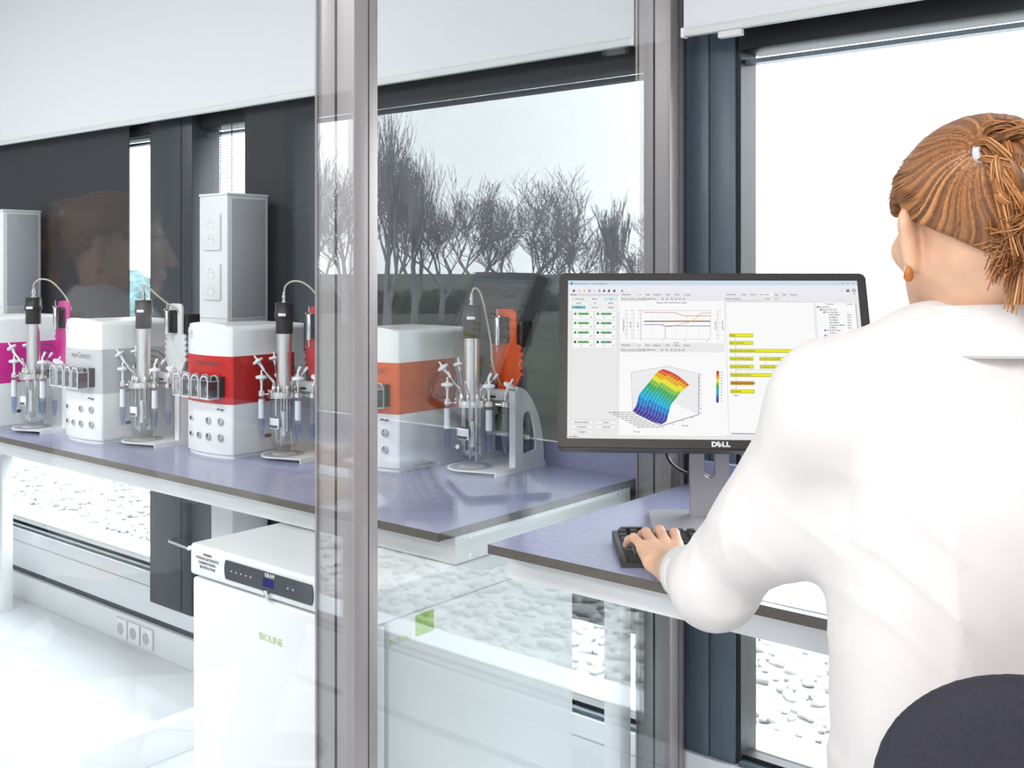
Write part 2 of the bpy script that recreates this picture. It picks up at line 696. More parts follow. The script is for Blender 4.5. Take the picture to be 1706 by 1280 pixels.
# ---- charcoal sun screens lowered outside the frame line
def screen(label, x0, x1, zb, y=2.075):
    t = thing('sun_screen', label, 'blind', (x0, y, 0))
    boxo('fabric', (0, x1 - x0, 0, 0.003, zb, 1.90), M_screen, t)
    boxo('hem_bar', (0, x1 - x0, -0.004, 0.008, zb - 0.03, zb), M_strip, t, bev=0.002)
    return t


screen('charcoal sun screen lowered behind the magenta and white control units', -6.4, -3.535, 0.66)
screen('charcoal sun screen lowered over the window right of the desk', 0.17, 3.15, 0.33)
screen('charcoal sun screen lowered behind the red and orange control units', -2.845, -1.34, 0.56)

# bead chains
for k, x in enumerate((-2.965, -2.905)):
    bm = BM()
    z = 1.84
    while z > 1.05:
        bmesh.ops.create_icosphere(bm, subdivisions=1, radius=0.0032, matrix=Matrix.Translation((0, 0, z)))
        z -= 0.0085
    add_cyl(bm, (0, 0, 1.05), (0, 0, 1.86), 0.0009, seg=5)
    tag(obj('bead_chain', bm, M_blackp), ['thin black bead chain hanging in the bright window gap, left of two', 'thin black bead chain hanging in the bright window gap, right of two'][k], 'chain', 'blind bead chains').location = (x, 2.068, 0)
# ================================================================== benches and desk
def table(name, label, x0, x1, y0, y1, inset_l, inset_r, legs, cat='bench'):
    t = thing(name, label, cat, (x0, y0, 0))
    L, D = x1 - x0, y1 - y0
    bm = BM()
    add_box(bm, 0, L, 0, D, 0.884, 0.9)
    for f in bm.faces:
        f.normal_update()
        f.material_index = 0 if f.normal.z > 0.9 else 1
    me = to_mesh(bm, 'worktop', [M_top, M_topedge])
    link('worktop', me, t)
    bm = BM()
    add_box(bm, inset_l, L - inset_r, 0.05, 0.075, 0.832, 0.884)
    add_box(bm, inset_l, L - inset_r, D - 0.075, D - 0.05, 0.832, 0.884)
    fr = obj('apron', bm, M_white, t)
    for k, sx in enumerate((inset_l, L - inset_r - 0.025)):
        s = boxo('side_rail', (sx, sx + 0.025, 0.075, D - 0.075, 0.832, 0.884), M_white, t)
        for (yy, zz) in ((0.09, 0.875), (0.09, 0.842), (D - 0.1, 0.875)):
            bm = BM()
            add_cyl(bm, (sx - 0.001, yy, zz), (sx + 0.026, yy, zz), 0.003, seg=8)
            obj('screw', bm, M_steel, s)
    boxo('upstand', (0.01, L - 0.01, D - 0.018, D, 0.9, 0.955), M_top, t)
    for (lx, ly) in legs:
        boxo('leg', (lx - x0 - 0.022, lx - x0 + 0.022, ly - y0 - 0.022, ly - y0 + 0.022, 0, 0.84), M_white, t, bev=0.002)
    return t


bench = table('laboratory_bench', 'long white framed laboratory bench with slate blue top behind the glass', -6.2, -1.33, 1.388, 2.068, 0.02, 0.004,
              [(-1.356, 2.0), (-4.31, 1.985), (-6.1, 1.47), (-6.1, 2.0)])
boxo('foot_rail', (6.2 - 2.695, 6.2 - 2.65, 0.03, 0.66, 0.0, 0.10), M_white, bench, bev=0.003)
boxo('leg_panel', (6.2 - 2.80, 6.2 - 2.69, 0.53, 0.66, 0.0, 0.84), M_white, bench, bev=0.003)
desk = table('desk', 'desk with slate blue top and dark brown edge under the monitor', -1.211, 0.85, 1.388, 2.068, 0.004, 0.02,
             [(0.78, 1.47), (0.78, 2.0), (-0.2, 2.03)], 'desk')

# ================================================================== service columns on the bench
def column(label, x, y):
    t = thing('service_column', label, 'column', (x, y, 0.9), 0, 'service columns on the bench')
    b = boxo('shaft', (0, 0.145, 0, 0.15, 0, 0.695), M_white, t, bev=0.006)
    boxo('cap', (-0.001, 0.146, -0.001, 0.151, 0.694, 0.702), M_whitep, t, bev=0.003)
    boxo('cover_panel', (0.1445, 0.1475, 0.014, 0.136, 0.33, 0.685), M_grey, t, bev=0.001)
    boxo('cover_panel', (0.1445, 0.1475, 0.014, 0.136, 0.01, 0.326), M_grey, t, bev=0.001)
    boxo('front_seam', (0.004, 0.141, -0.0008, 0.002, 0.325, 0.327), M_grey, t)
    for z in (0.585, 0.435):
        p = boxo('socket_plate', (0.03, 0.115, -0.006, 0.0, z - 0.055, z + 0.055), M_whitep, t, bev=0.002)
        bm = BM()
        for zz in (z + 0.025, z - 0.025):
            add_lathe(bm, [(0.018, -0.0062), (0.017, -0.0075), (0.016, -0.0062)], 18, 'Y', (0.072, 0, zz), close=False)
        obj('socket_ring', bm, M_white, p, True)
        bm = BM()
        for zz in (z + 0.025, z - 0.025):
            for dx in (-0.007, 0.007):
                add_cyl(bm, (0.072 + dx, -0.0066, zz + 0.004), (0.072 + dx, -0.0060, zz + 0.004), 0.0024, seg=8)
        obj('pin_holes', bm, M_grey, p)
    return t


column('tall white service column with two socket plates behind the red control unit', -2.815, 1.885)
column('tall white service column at the left edge behind the magenta control unit', -4.255, 1.885)

# ================================================================== undercounter refrigerator
fr = thing('refrigerator', 'white undercounter laboratory refrigerator with dark control strip under the bench', 'refrigerator', (-1.862, 1.225, 0))
FW, FD = 0.522, 0.59
boxo('cabinet', (0.004, FW - 0.004, 0.055, FD, 0.03, 0.765), M_white, fr, bev=0.004)
boxo('lid', (0, FW, 0.0, FD, 0.765, 0.828), M_white, fr, bev=0.008, seg=3)
door = boxo('door', (0.006, FW - 0.006, 0.003, 0.050, 0.05, 0.760), M_white, fr, bev=0.006, seg=3)
boxo('door_seal', (0.012, FW - 0.012, 0.049, 0.056, 0.06, 0.752), M_grey, fr)
boxo('plinth', (0.02, FW - 0.02, 0.04, FD - 0.02, 0.0, 0.04), M_dark, fr)
# dark control strip with bowed ends
poly = []
x0, x1, z0, z1 = 0.125, 0.380, 0.779, 0.815
for i in range(7):
    t = -1 + 2 * i / 6
    poly.append((x1 + 0.004 * (1 - t * t), (z0 + z1) / 2 + t * (z1 - z0) / 2))
for i in range(7):
    t = 1 - 2 * i / 6
    poly.append((x0 - 0.004 * (1 - t * t), (z0 + z1) / 2 + t * (z1 - z0) / 2))
bm = BM()
add_prism(bm, poly, 'Y', -0.003, 0.004)
cp = obj('control_strip', bm, mat('control_strip_grey', (0.045, 0.045, 0.055), 0.3, var=0.05), fr)
M_wink = mat('printed_ink_white', (0.8, 0.8, 0.8), 0.5, var=0.02)
for k in (0.145, 0.160, 0.175, 0.190, 0.205, 0.315, 0.330):
    boxo('button_icon', (k - 0.0022, k + 0.0022, -0.0036, -0.0029, 0.7955, 0.7985), M_grey, cp)
boxo('display', (0.243, 0.274, -0.0037, -0.0029, 0.788, 0.803), emis('fridge_display', (0.10, 0.07, 0.42), 0.55), cp)
text_obj('maker_mark', 'GRAM', 0.0105, M_wink, cp, at(FRONT, 0.262, -0.0034, 0.8095), bold=0.0003)
bm = BM()
add_lathe(bm, [(0.0085, 0.006), (0.0085, -0.006), (0.006, -0.008), (0.003, -0.008)], 20, 'Y', (0.252, 0, 0.7735))
lk = obj('door_lock', bm, M_steel, fr, True)
boxo('keyhole', (0.2512, 0.2528, -0.0086, -0.0078, 0.769, 0.774), M_black, lk)
for i, s in enumerate(('WARNING', 'POTENTIAL ELECTROSTATIC', 'CHARGING HAZARD -', 'SEE INSTRUCTIONS')):
    text_obj('warning_text', s, 0.0072, M_ink, fr, at(FRONT, 0.062, -0.0006, 0.812 - 0.0085 * i), sx=0.82, bold=0.0002)
M_green = mat('leaf_green_print', (0.28, 0.48, 0.05), 0.5, var=0.03)
M_lgreen = mat('pale_green_print', (0.52, 0.62, 0.22), 0.5, var=0.03)
text_obj('door_logo', 'BIOLINE', 0.019, M_lgreen, door, at(FRONT, 0.258, 0.0022, 0.690), sx=1.0)
boxo('green_square', (FW - 0.0045, FW - 0.003, 0.120, 0.166, 0.722, 0.760), M_green, fr)
text_obj('side_logo', 'BIOLINE', 0.015, M_lgreen, fr, at(SIDE, FW - 0.0035, 0.082, 0.727))
# ================================================================== control units and bioreactors
CACHE = {}


def shared(key, maker, m, smooth=False, angle=35):
    """one mesh per kind of part, reused by every unit"""
    k = (key, m.name if not isinstance(m, list) else m[0].name)
    if k not in CACHE:
        base = (key, '__base')
        if base in CACHE:
            me = CACHE[base].copy()
            me.materials.clear()
            for q in (m if isinstance(m, list) else [m]):
                me.materials.append(q)
        else:
            bm = BM()
            maker(bm)
            me = to_mesh(bm, key, m, smooth, angle)
            CACHE[base] = me
        CACHE[k] = me
    return CACHE[k]


def part(name, maker, m, parent, smooth=False, angle=35, key=None, loc=None):
    o = link(name, shared(key or name, maker, m, smooth, angle), parent)
    if loc:
        o.location = loc
    return o


UW, UD, UH = 0.195, 0.232, 0.340
Z1, Z2 = 0.136, 0.256
BULGE = 0.016


def plan(inset=0.0, y1=UD):
    """footprint with a bowed front and rounded vertical edges"""
    w = UW - 2 * inset
    pts = []
    n = 14
    r = 0.008
    for i in range(n + 1):
        t = -1 + 2 * i / n
        x = -UW / 2 + t * (w / 2 - 0.003)
        y = inset - BULGE * (1 - abs(t) ** 2.2)
        pts.append((x, y))
    pts.append((-inset, 0.004 + inset))
    pts.append((-inset, y1 - inset - r))
    pts.append((-inset - 0.004, y1 - inset - 0.004))
    pts.append((-inset - r, y1 - inset))
    pts.append((-UW + inset + r, y1 - inset))
    pts.append((-UW + inset + 0.004, y1 - inset - 0.004))
    pts.append((-UW + inset, y1 - inset - r))
    pts.append((-UW + inset, 0.004 + inset))
    return pts


def ring_arc(bm, c, r, a0, a1, w, ax, d, n=28):
    """flat printed arc; ax 'X' lies in the yz plane at x=d, 'Y' in the xz plane at y=d, 'Z' in xy at z=d"""
    pr = None
    for i in range(n + 1):
        a = R(a0 + (a1 - a0) * i / n)
        row = []
        for rr in (r - w / 2, r + w / 2):
            u, v = c[0] + rr * math.cos(a), c[1] + rr * math.sin(a)
            row.append(bm.verts.new({'X': (d, u, v), 'Y': (u, d, v), 'Z': (u, v, d)}[ax]))
        if pr:
            bm.faces.new((pr[0], pr[1], row[1], row[0]))
        pr = row


def control_unit(label, loc, band):
    t = thing('control_unit', label, 'control unit', loc, 0, 'bioreactor control units on the bench')

    def lower(bm):
        add_prism(bm, plan(0.004), 'Z', 0.0, 0.012)
        add_prism(bm, plan(), 'Z', 0.010, Z1)

    def upper(bm):
        p = plan()
        add_prism(bm, p, 'Z', Z2, UH, bev=0.0)
        top = [v for v in bm.verts if v.co.z > UH - 1e-5]
        es = [e for e in bm.edges if all(v.co.z > UH - 1e-5 for v in e.verts)]
        bmesh.ops.bevel(bm, geom=es, offset=0.013, segments=4, profile=0.5, affect='EDGES')
        # the roof line arches gently from side to side
        for v in bm.verts:
            if v.co.z > Z2 + 0.01:
                s = (v.co.x + UW / 2) / (UW / 2)
                v.co.z -= 0.010 * s * s

    def bandf(bm):
        add_prism(bm, plan(-0.0006, 0.2), 'Z', Z1, Z2)

    def rear(bm):
        add_box(bm, -UW, 0, 0.19, UD, Z1, Z2, bev=0.0)
    part('lower_housing', lower, M_whitep, t, True, 30)
    part('upper_housing', upper, M_whitep, t, True, 40)
    part('rear_housing', rear, M_whitep, t)
    bd = part('colour_band', bandf, band, t, True, 30)

    def spiral(bm):
        for (r, a0, a1) in ((0.050, -60, 230), (0.034, 40, 330), (0.018, -120, 150)):
            ring_arc(bm, (0.148, 0.196), r, a0, a1, 0.0028, 'X', 0.0010)
    part('spiral_print', spiral, M_ink, bd)

    def spiral2(bm):
        for (r, a0, a1) in ((0.0115, 170, 360), (0.0075, -60, 210), (0.0028, 0, 360)):
            ring_arc(bm, (-0.163, 0.309), r, a0, a1, 0.0022, 'Y', -0.0105)
    part('spiral_emblem', spiral2, M_grey, t)
    text_obj('name_print', 'my-Control', 0.021, M_ink, bd, at(FRONT, -0.078, -0.0178, 0.2385), shear=0.0, sx=1.0)
    # four clear pump covers in a row across the front
    back = part('pump_rail', lambda bm: add_box(bm, -0.186, -0.022, -0.022, -0.004, 0.154, 0.206, bev=0.003), M_blackp, t)
    for k in range(4):
        x = -0.042 - 0.0395 * k
        prof = [(-0.0165, 0.152), (0.0165, 0.152), (0.0165, 0.196), (0.0125, 0.206), (0.006, 0.210), (-0.006, 0.210), (-0.0125, 0.206), (-0.0165, 0.196)]

        def cover(bm):
            add_prism(bm, prof, 'Y', -0.054, -0.022, bev=0.0015, seg=1)
        pc = part('pump_cover', cover, thin_glass('pump_cover_plastic', (0.90, 0.91, 0.93), 1.5, gain=1.8, rough=0.05, base=0.03), t, key='pump_cover', loc=(x, 0, 0))

        def rim(bm):
            n = len(prof)
            for y0, y1 in ((-0.0552, -0.0532), (-0.026, -0.0222)):
                for i in range(n):
                    a_, b_ = prof[i], prof[(i + 1) % n]
                    q = [a_, b_, (b_[0] * 0.86, 0.181 + (b_[1] - 0.181) * 0.90), (a_[0] * 0.86, 0.181 + (a_[1] - 0.181) * 0.90)]
                    add_prism(bm, q, 'Y', y0, y1)
            for i in (1, 2, 7):
                add_box(bm, prof[i][0] - 0.0009, prof[i][0] + 0.0009, -0.054, -0.022, prof[i][1] - 0.0009, prof[i][1] + 0.0009)
        part('cover_rim', rim, mat('clear_edge', (0.72, 0.73, 0.75), 0.2, var=0.02), pc, key='cover_rim')

        def rotor(bm):
            add_lathe(bm, [(0.0115, -0.022), (0.0115, -0.044), (0.008, -0.047), (0.004, -0.047)], 16, 'Y', (0, 0, 0.176))
        part('pump_rotor', rotor, mat('rotor_grey', (0.20, 0.20, 0.23), 0.3, var=0.05), pc, True, key='pump_rotor')

        def cheekp(bm):
            add_box(bm, 0.0095, 0.0150, -0.052, -0.024, 0.155, 0.196)
        part('pump_jaw', cheekp, mat('jaw_dark', (0.06, 0.055, 0.07), 0.35, var=0.05), pc, key='pump_jaw')
    # ports
    for (x, z, r) in ((-0.035, 0.092, 0.0095), (-0.035, 0.052, 0.0095), (-0.078, 0.092, 0.0095), (-0.078, 0.052, 0.0095), (-0.118, 0.052, 0.0085), (-0.160, 0.092, 0.006), (-0.160, 0.052, 0.006)):
        s = (x + UW / 2) / (UW / 2)
        yf = -BULGE * (1 - abs(s) ** 2.2)

        def port(bm, r=r):
            add_lathe(bm, [(r, 0.004), (r, -0.0035), (r * 0.82, -0.0040), (r * 0.78, 0.003)], 18, 'Y', close=False)
        pt = part('port', port, M_steel if r < 0.0065 else M_grey, t, True, key='port%.4f' % r, loc=(x, yf, z))

        def hole(bm, r=r):
            add_cyl(bm, (0, 0.001, 0), (0, -0.0008, 0), r * 0.8, seg=16)
        part('port_core', hole, M_steel if r > 0.0065 else M_blackp, pt, key='porth%.4f' % r)

    def usb(bm):
        add_box(bm, -0.050, -0.026, -0.0140, -0.0100, 0.1215, 0.1228)
        add_lathe(bm, [(0.0022, -0.0100), (0.0022, -0.0142)], 10, 'Y', (-0.026, 0, 0.1222))
        add_box(bm, -0.044, -0.040, -0.0142, -0.0110, 0.1228, 0.1252)
    part('usb_mark', usb, M_ink, t)
    return t


M_mag = mat('band_magenta', (0.62, 0.02, 0.27), 0.28, var=0.02)
M_whg = mat('band_pale_grey', (0.55, 0.55, 0.565), 0.3, var=0.02)
M_red = mat('band_red', (0.58, 0.018, 0.016), 0.26, var=0.02)
M_org = mat('band_orange', (0.66, 0.085, 0.012), 0.28, var=0.02)
M_wbr = mat('bracket_white', (0.78, 0.78, 0.79), 0.35, var=0.02)
UNITS = [
    ('magenta', (-3.165, 1.425, 0.9), M_mag, M_mag, 'magenta'),
    ('pale grey', (-2.692, 1.499, 0.9), M_whg, M_wbr, 'white'),
    ('red', (-2.232, 1.591, 0.9), M_red, M_red, 'red'),
    ('orange', (-1.788, 1.734, 0.9), M_org, M_org, 'orange'),
]
for (cn, loc, bm_, _, _) in UNITS:
    control_unit('white control unit with %s band and clear pump covers on the bench' % cn, loc, bm_)


# ------------------------------------------------------------------ bioreactor
def filter_disc(bm, p, d, s=1.0):
    d = Vector(d).normalized()
    M = d.to_track_quat('Z', 'Y').to_matrix()
    add_lathe(bm, [(0.0025 * s, -0.016 * s), (0.0032 * s, -0.012 * s), (0.0050 * s, -0.005 * s), (0.0135 * s, -0.003 * s), (0.0145 * s, 0.0), (0.0135 * s, 0.003 * s),
                   (0.0045 * s, 0.005 * s), (0.0026 * s, 0.007 * s), (0.0022 * s, 0.017 * s)], 20, 'Z', p, True, M)


ZF = 0.162            # head plate height above the bench
G_tube = thin_glass('sample_tube_plastic', (0.92, 0.93, 0.96), 1.5, gain=1.5, rough=0.15, base=0.05)
G_liq = thin_glass('blue_liquid', (0.66, 0.75, 0.93), 1.33, gain=0.6, base=0.03)
M_dia = mat('filter_white', (0.82, 0.83, 0.85), 0.5, var=0.01)
M_deckprint = mat('deck_print_grey', (0.42, 0.41, 0.42), 0.5, var=0.03)


def bioreactor(label, loc, brk, rz=0.0, arc=1.0, cut=False):
    t = thing('bioreactor', label, 'bioreactor', loc, rz, 'bioreactors beside the control units')

    # ---- stand: round foot, slab, two cheeks with a bridge
    def foot(bm):
        pts = []
        rr = 0.058
        for i in range(25):
            a = R(60 + 240 * i / 24)
            pts.append((rr * math.cos(a), rr * math.sin(a)))
        pts += [(0.095, -0.030), (0.095, 0.165), (-0.040, 0.165), (-0.040, 0.05)]
        add_prism(bm, pts, 'Z', 0.0085, 0.0115)
    st = part('stand', foot, M_whitep, t, False)
    part('slab', lambda bm: add_box(bm, -0.030, 0.094, 0.012, 0.164, 0.0, 0.0088, bev=0.001), M_whitep, st)
    part('slab_lip', lambda bm: add_box(bm, 0.0925, 0.0955, -0.030, 0.165, 0.0, 0.0118), M_whitep, st)

    def dprint(bm):
        ring_arc(bm, (0, 0), 0.041, 0, 360, 0.022, 'Z', 0.0117)
    part('deck_print', dprint, M_deckprint, st)

    def dprint2(bm):
        ring_arc(bm, (0, 0), 0.028, -20, 300, 0.005, 'Z', 0.0121)
        ring_arc(bm, (0, 0), 0.014, 120, 400, 0.005, 'Z', 0.0121)
    part('deck_spiral', dprint2, M_whitep, st)

    def cheek(bm):
        # quarter-arch side panel in the yz plane with a slanted window
        out = [(0.050, 0.0115), (0.160, 0.0115), (0.158, 0.05), (0.150, 0.09), (0.135, 0.13), (0.112, 0.165), (0.085, 0.190), (0.062, 0.200), (0.050, 0.200)]
        win = [(0.076, 0.038), (0.128, 0.044), (0.128, 0.062), (0.122, 0.098), (0.110, 0.132), (0.096, 0.140), (0.082, 0.136), (0.076, 0.120)]
        n = 48

        def resample(p, n):
            q = [Vector((*a, 0)) for a in p]
            q.append(q[0])
            L = [0]
            for i in range(len(q) - 1):
                L.append(L[-1] + (q[i + 1] - q[i]).length)
            o = []
            for k in range(n):
                s = L[-1] * k / n
                i = max(j for j in range(len(L) - 1) if L[j] <= s)
                o.append(q[i].lerp(q[i + 1], (s - L[i]) / (L[i + 1] - L[i])))
            return o
        c = Vector((0.10, 0.09, 0))

        def polar(p):
            o = []
            q = resample(p, 400)
            for k in range(n):
                a = 2 * PI * k / n
                o.append(min(q, key=lambda v: abs((math.atan2(v.y - c.y, v.x - c.x) - a + PI) % (2 * PI) - PI)))
            return o
        O, W = polar(out), polar(win)
        vs = []
        for x in (0.088, 0.094):
            vs.append([[bm.verts.new((x, p.x, p.y)) for p in O], [bm.verts.new((x, p.x, p.y)) for p in W]])
        for k in range(n):
            j = (k + 1) % n
            bm.faces.new((vs[1][0][k], vs[1][0][j], vs[1][1][j], vs[1][1][k]))
            bm.faces.new((vs[0][0][k], vs[0][1][k], vs[0][1][j], vs[0][0][j]))
            bm.faces.new((vs[0][0][k], vs[0][0][j], vs[1][0][j], vs[1][0][k]))
            bm.faces.new((vs[0][1][k], vs[1][1][k], vs[1][1][j], vs[0][1][j]))
    part('cheek', cheek, M_whitep, st)
    part('cheek_flange', lambda bm: add_box(bm, 0.076, 0.094, 0.046, 0.052, 0.0115, 0.19), M_whitep, st)
    part('cheek', lambda bm: add_prism(bm, [(0.050, 0.0115), (0.160, 0.0115), (0.150, 0.09), (0.112, 0.165), (0.062, 0.2), (0.050, 0.2)], 'X', -0.032, -0.026), M_whitep, st, key='cheek_plain')

    def slots(bm):
        for k in range(8):
            z = 0.046 + k * 0.0095
            add_prism(bm, [(0.0765, z), (0.082, z + 0.003), (0.082, z + 0.0065), (0.0765, z + 0.004)], 'X', 0.0935, 0.0946)
    part('vent_slots', slots, M_blackp, st)
    part('bridge', lambda bm: add_box(bm, -0.026, 0.088, 0.050, 0.062, 0.150, 0.190), M_whitep, st)
    hd = part('clamp_block', lambda bm: add_box(bm, 0.018, 0.070, 0.030, 0.055, ZF + 0.004, ZF + 0.030, bev=0.006), M_whitep, t, True)
    part('clamp_slot', lambda bm: add_box(bm, 0.026, 0.048, 0.0292, 0.032, ZF + 0.010, ZF + 0.016, bev=0.0006), M_blackp, hd)
    part('back_plate', lambda bm: add_box(bm, -0.026, 0.080, 0.120, 0.128, 0.030, 0.118, bev=0.002), M_dark, st)
    part('plate_stripe', lambda bm: add_box(bm, -0.026, 0.080, 0.1185, 0.1205, 0.066, 0.078), M_grey, st)

    # ---- coloured bracket with toothed shoulders
    def bracket(bm):
        L = [(0.034, 0.195), (0.024, 0.198), (0.012, 0.216), (0.010, 0.222)]
        for k in range(4):
            z = 0.224 + k * 0.0155
            L += [(0.003, z + 0.002), (0.003, z + 0.0075), (0.010, z + 0.0095), (0.010, z + 0.0135)]
        L += [(0.006, 0.290), (0.010, 0.296), (0.022, 0.298), (0.022, 0.368), (0.026, 0.377), (0.034, 0.380)]
        mir = [(0.104 - x, z) for (x, z) in reversed(L)]
        add_prism(bm, L + mir, 'Y', 0.064, 0.070)
    bk = part('bracket', bracket, brk, t)
    part('bracket_foot', lambda bm: add_box(bm, 0.030, 0.074, 0.060, 0.072, 0.188, 0.200), brk, bk)
    part('motor_box', lambda bm: add_box(bm, 0.050, 0.094, 0.073, 0.115, 0.290, 0.352, bev=0.003), M_blackp, t, True)
    part('cooling_block', lambda bm: add_box(bm, 0.038, 0.062, 0.055, 0.0645, 0.300, 0.362, bev=0.001), M_blackp, t)

    def cond(bm):
        add_lathe(bm, [(0.0018, 0.278), (0.0018, 0.293), (0.0066, 0.2955), (0.0066, 0.358), (0.0052, 0.361), (0.0018, 0.362), (0.0018, 0.381)], 20, 'Z', (0.040, 0.046, 0))
        add_box(bm, 0.030, 0.050, 0.042, 0.050, 0.3605, 0.3655, bev=0.001)
    part('condenser', cond, M_steel, t, True)

    # ---- glass vessel
    def ves(bm):
        prof = [(0.004, 0.021), (0.016, 0.022), (0.026, 0.027), (0.033, 0.037), (0.035, 0.05), (0.035, 0.150), (0.0395, 0.153), (0.0395, 0.157)]
        add_lathe(bm, prof, 40, close=False)
        add_lathe(bm, [(0.003, 0.0235), (0.015, 0.0245), (0.024, 0.029), (0.031, 0.039), (0.0325, 0.05), (0.0325, 0.150)], 40, close=False)
    vs = part('vessel', ves, G_ves, t, True, 60)
    bm = BM()
    pr = None
    for i in range(9):
        a = R(-128 + 66 * i / 8) + 0 * PI
        row = [bm.verts.new((0.0354 * math.cos(a), 0.0354 * math.sin(a), z)) for z in (0.078, 0.104)]
        if pr:
            bm.faces.new((pr[0], row[0], row[1], pr[1]))
        pr = row
    obj('vessel_label', bm, M_whitep, vs)
    bm = BM()
    pr = None
    for i in range(7):
        a = R(-122 + 54 * i / 6)
        row = [bm.verts.new((0.0357 * math.cos(a), 0.0357 * math.sin(a), z)) for z in (0.0795, 0.0865)]
        if pr:
            bm.faces.new((pr[0], row[0], row[1], pr[1]))
        pr = row
    obj('label_print', bm, M_ink, vs)

    def stir(bm):
        add_cyl(bm, (0, 0, 0.035), (0, 0, ZF), 0.0028, seg=10)
        for a in (0, 60, 120):
            c, s = math.cos(R(a)), math.sin(R(a))
            add_prism(bm, [(-0.018 * c - 0.001 * s, -0.018 * s + 0.001 * c), (0.018 * c - 0.001 * s, 0.018 * s + 0.001 * c), (0.018 * c + 0.001 * s, 0.018 * s - 0.001 * c), (-0.018 * c + 0.001 * s, -0.018 * s - 0.001 * c)], 'Z', 0.038, 0.048)
    part('stirrer', stir, M_steel, t)

    def dips(bm):
        for (a, z0, r) in ((20, 0.04, 0.0018), (95, 0.05, 0.0022), (150, 0.036, 0.0018), (215, 0.06, 0.003), (255, 0.045, 0.0018), (300, 0.033, 0.0022), (340, 0.07, 0.0028)):
            x, y = 0.021 * math.cos(R(a)), 0.021 * math.sin(R(a))
            add_cyl(bm, (x, y, z0), (x, y, ZF), r, seg=8)
    part('dip_tubes', dips, M_steel, t, True)
    part('thermowell', lambda bm: add_cyl(bm, (0.014, -0.014, 0.060), (0.014, -0.014, 0.120), 0.0052, seg=14), M_whitep, t, True)

    # ---- steel head plate
    def headp(bm):
        add_lathe(bm, [(0.0405, ZF - 0.006), (0.0405, ZF + 0.006), (0.0385, ZF + 0.0075)], 36)
        for k in range(10):
            a = R(36 * k + 10)
            add_cyl(bm, (0.0365 * math.cos(a), 0.0365 * math.sin(a), ZF - 0.002), (0.0365 * math.cos(a), 0.0365 * math.sin(a), ZF + 0.011), 0.0042, seg=8)
        add_lathe(bm, [(0.041, ZF - 0.009), (0.0425, ZF - 0.008), (0.0425, ZF - 0.006), (0.041, ZF - 0.005)], 36, close=False)
    hp = part('head_plate', headp, M_steel, t, True)

    def nuts(bm):
        for k in range(8):
            a = R(45 * k + 22)
            add_lathe(bm, [(0.0052, ZF + 0.0075), (0.0052, ZF + 0.016), (0.0032, ZF + 0.019), (0.0032, ZF + 0.024)], 8, 'Z', (0.0275 * math.cos(a), 0.0275 * math.sin(a), 0))
    part('port_nuts', nuts, M_steel, hp, True)

    # ---- drive: aluminium column, black magnetic coupling, cable
    dr = part('drive_column', lambda bm: add_lathe(bm, [(0.0185, ZF + 0.007), (0.0185, 0.314)], 32), M_alub, t, True)

    def head(bm):
        add_lathe(bm, [(0.0195, 0.313), (0.0212, 0.315), (0.0212, 0.350), (0.0225, 0.352), (0.0242, 0.356), (0.0242, 0.366), (0.0225, 0.369), (0.0225, 0.389), (0.0205, 0.391)], 32)
    cp = part('drive_head', head, M_blackp, t, True, 30)
    bm = BM()
    pr = None
    for i in range(6):
        a = R(-78 + 46 * i / 5) + rz * 0
        row = [bm.verts.new((0.0246 * math.cos(a), 0.0246 * math.sin(a), z)) for z in (0.3575, 0.3645)]
        if pr:
            bm.faces.new((pr[0], row[0], row[1], pr[1]))
        pr = row
    obj('head_label', bm, M_whitep, cp)

    def conn(bm):
        add_lathe(bm, [(0.0062, 0.390), (0.0062, 0.395), (0.0040, 0.396), (0.0040, 0.401), (0.0056, 0.402), (0.0056, 0.409), (0.0036, 0.410), (0.0036, 0.418)], 14)
    part('cable_gland', conn, M_steel, t, True)
    bm = BM()
    if arc > 0.5:
        pts = [(0, 0, 0.415), (0.003, 0.002, 0.432), (0.018, 0.012, 0.444), (0.040, 0.028, 0.440), (0.060, 0.045, 0.418), (0.072, 0.072, 0.370), (0.072, 0.085, 0.300), (0.070, 0.082, 0.24)]
    elif arc > 0.2:
        pts = [(0, 0, 0.415), (0.001, 0.0, 0.428), (0.010, 0.006, 0.426), (0.028, 0.022, 0.404), (0.048, 0.040, 0.382), (0.068, 0.062, 0.360), (0.074, 0.080, 0.31), (0.070, 0.082, 0.24)]
    else:
        pts = [(0, 0, 0.415), (0.004, 0.003, 0.429), (0.012, 0.010, 0.426), (0.019, 0.016, 0.405), (0.025, 0.024, 0.36), (0.034, 0.030, 0.30), (0.036, 0.034, 0.25), (0.040, 0.060, 0.20)]
    add_tube(bm, smooth_path(pts, 6), 0.0024, 8)
    obj('drive_cable', bm, M_cable, t, True)

    # ---- bent inlet tubes and vent filters around the head plate (screen-right is about +x+y)
    def spot(a, r=0.0275):
        return Vector((r * math.cos(R(a)), r * math.sin(R(a)), ZF + 0.02))
    bends = [(202, (-0.026, -0.018, 0.046)), (225, (-0.018, -0.016, 0.042)), (180, (-0.012, 0.004, 0.050)), (22, (0.024, 0.014, 0.038)), (0, (0.020, 0.006, 0.040)), (292, (0.004, -0.014, 0.030))]
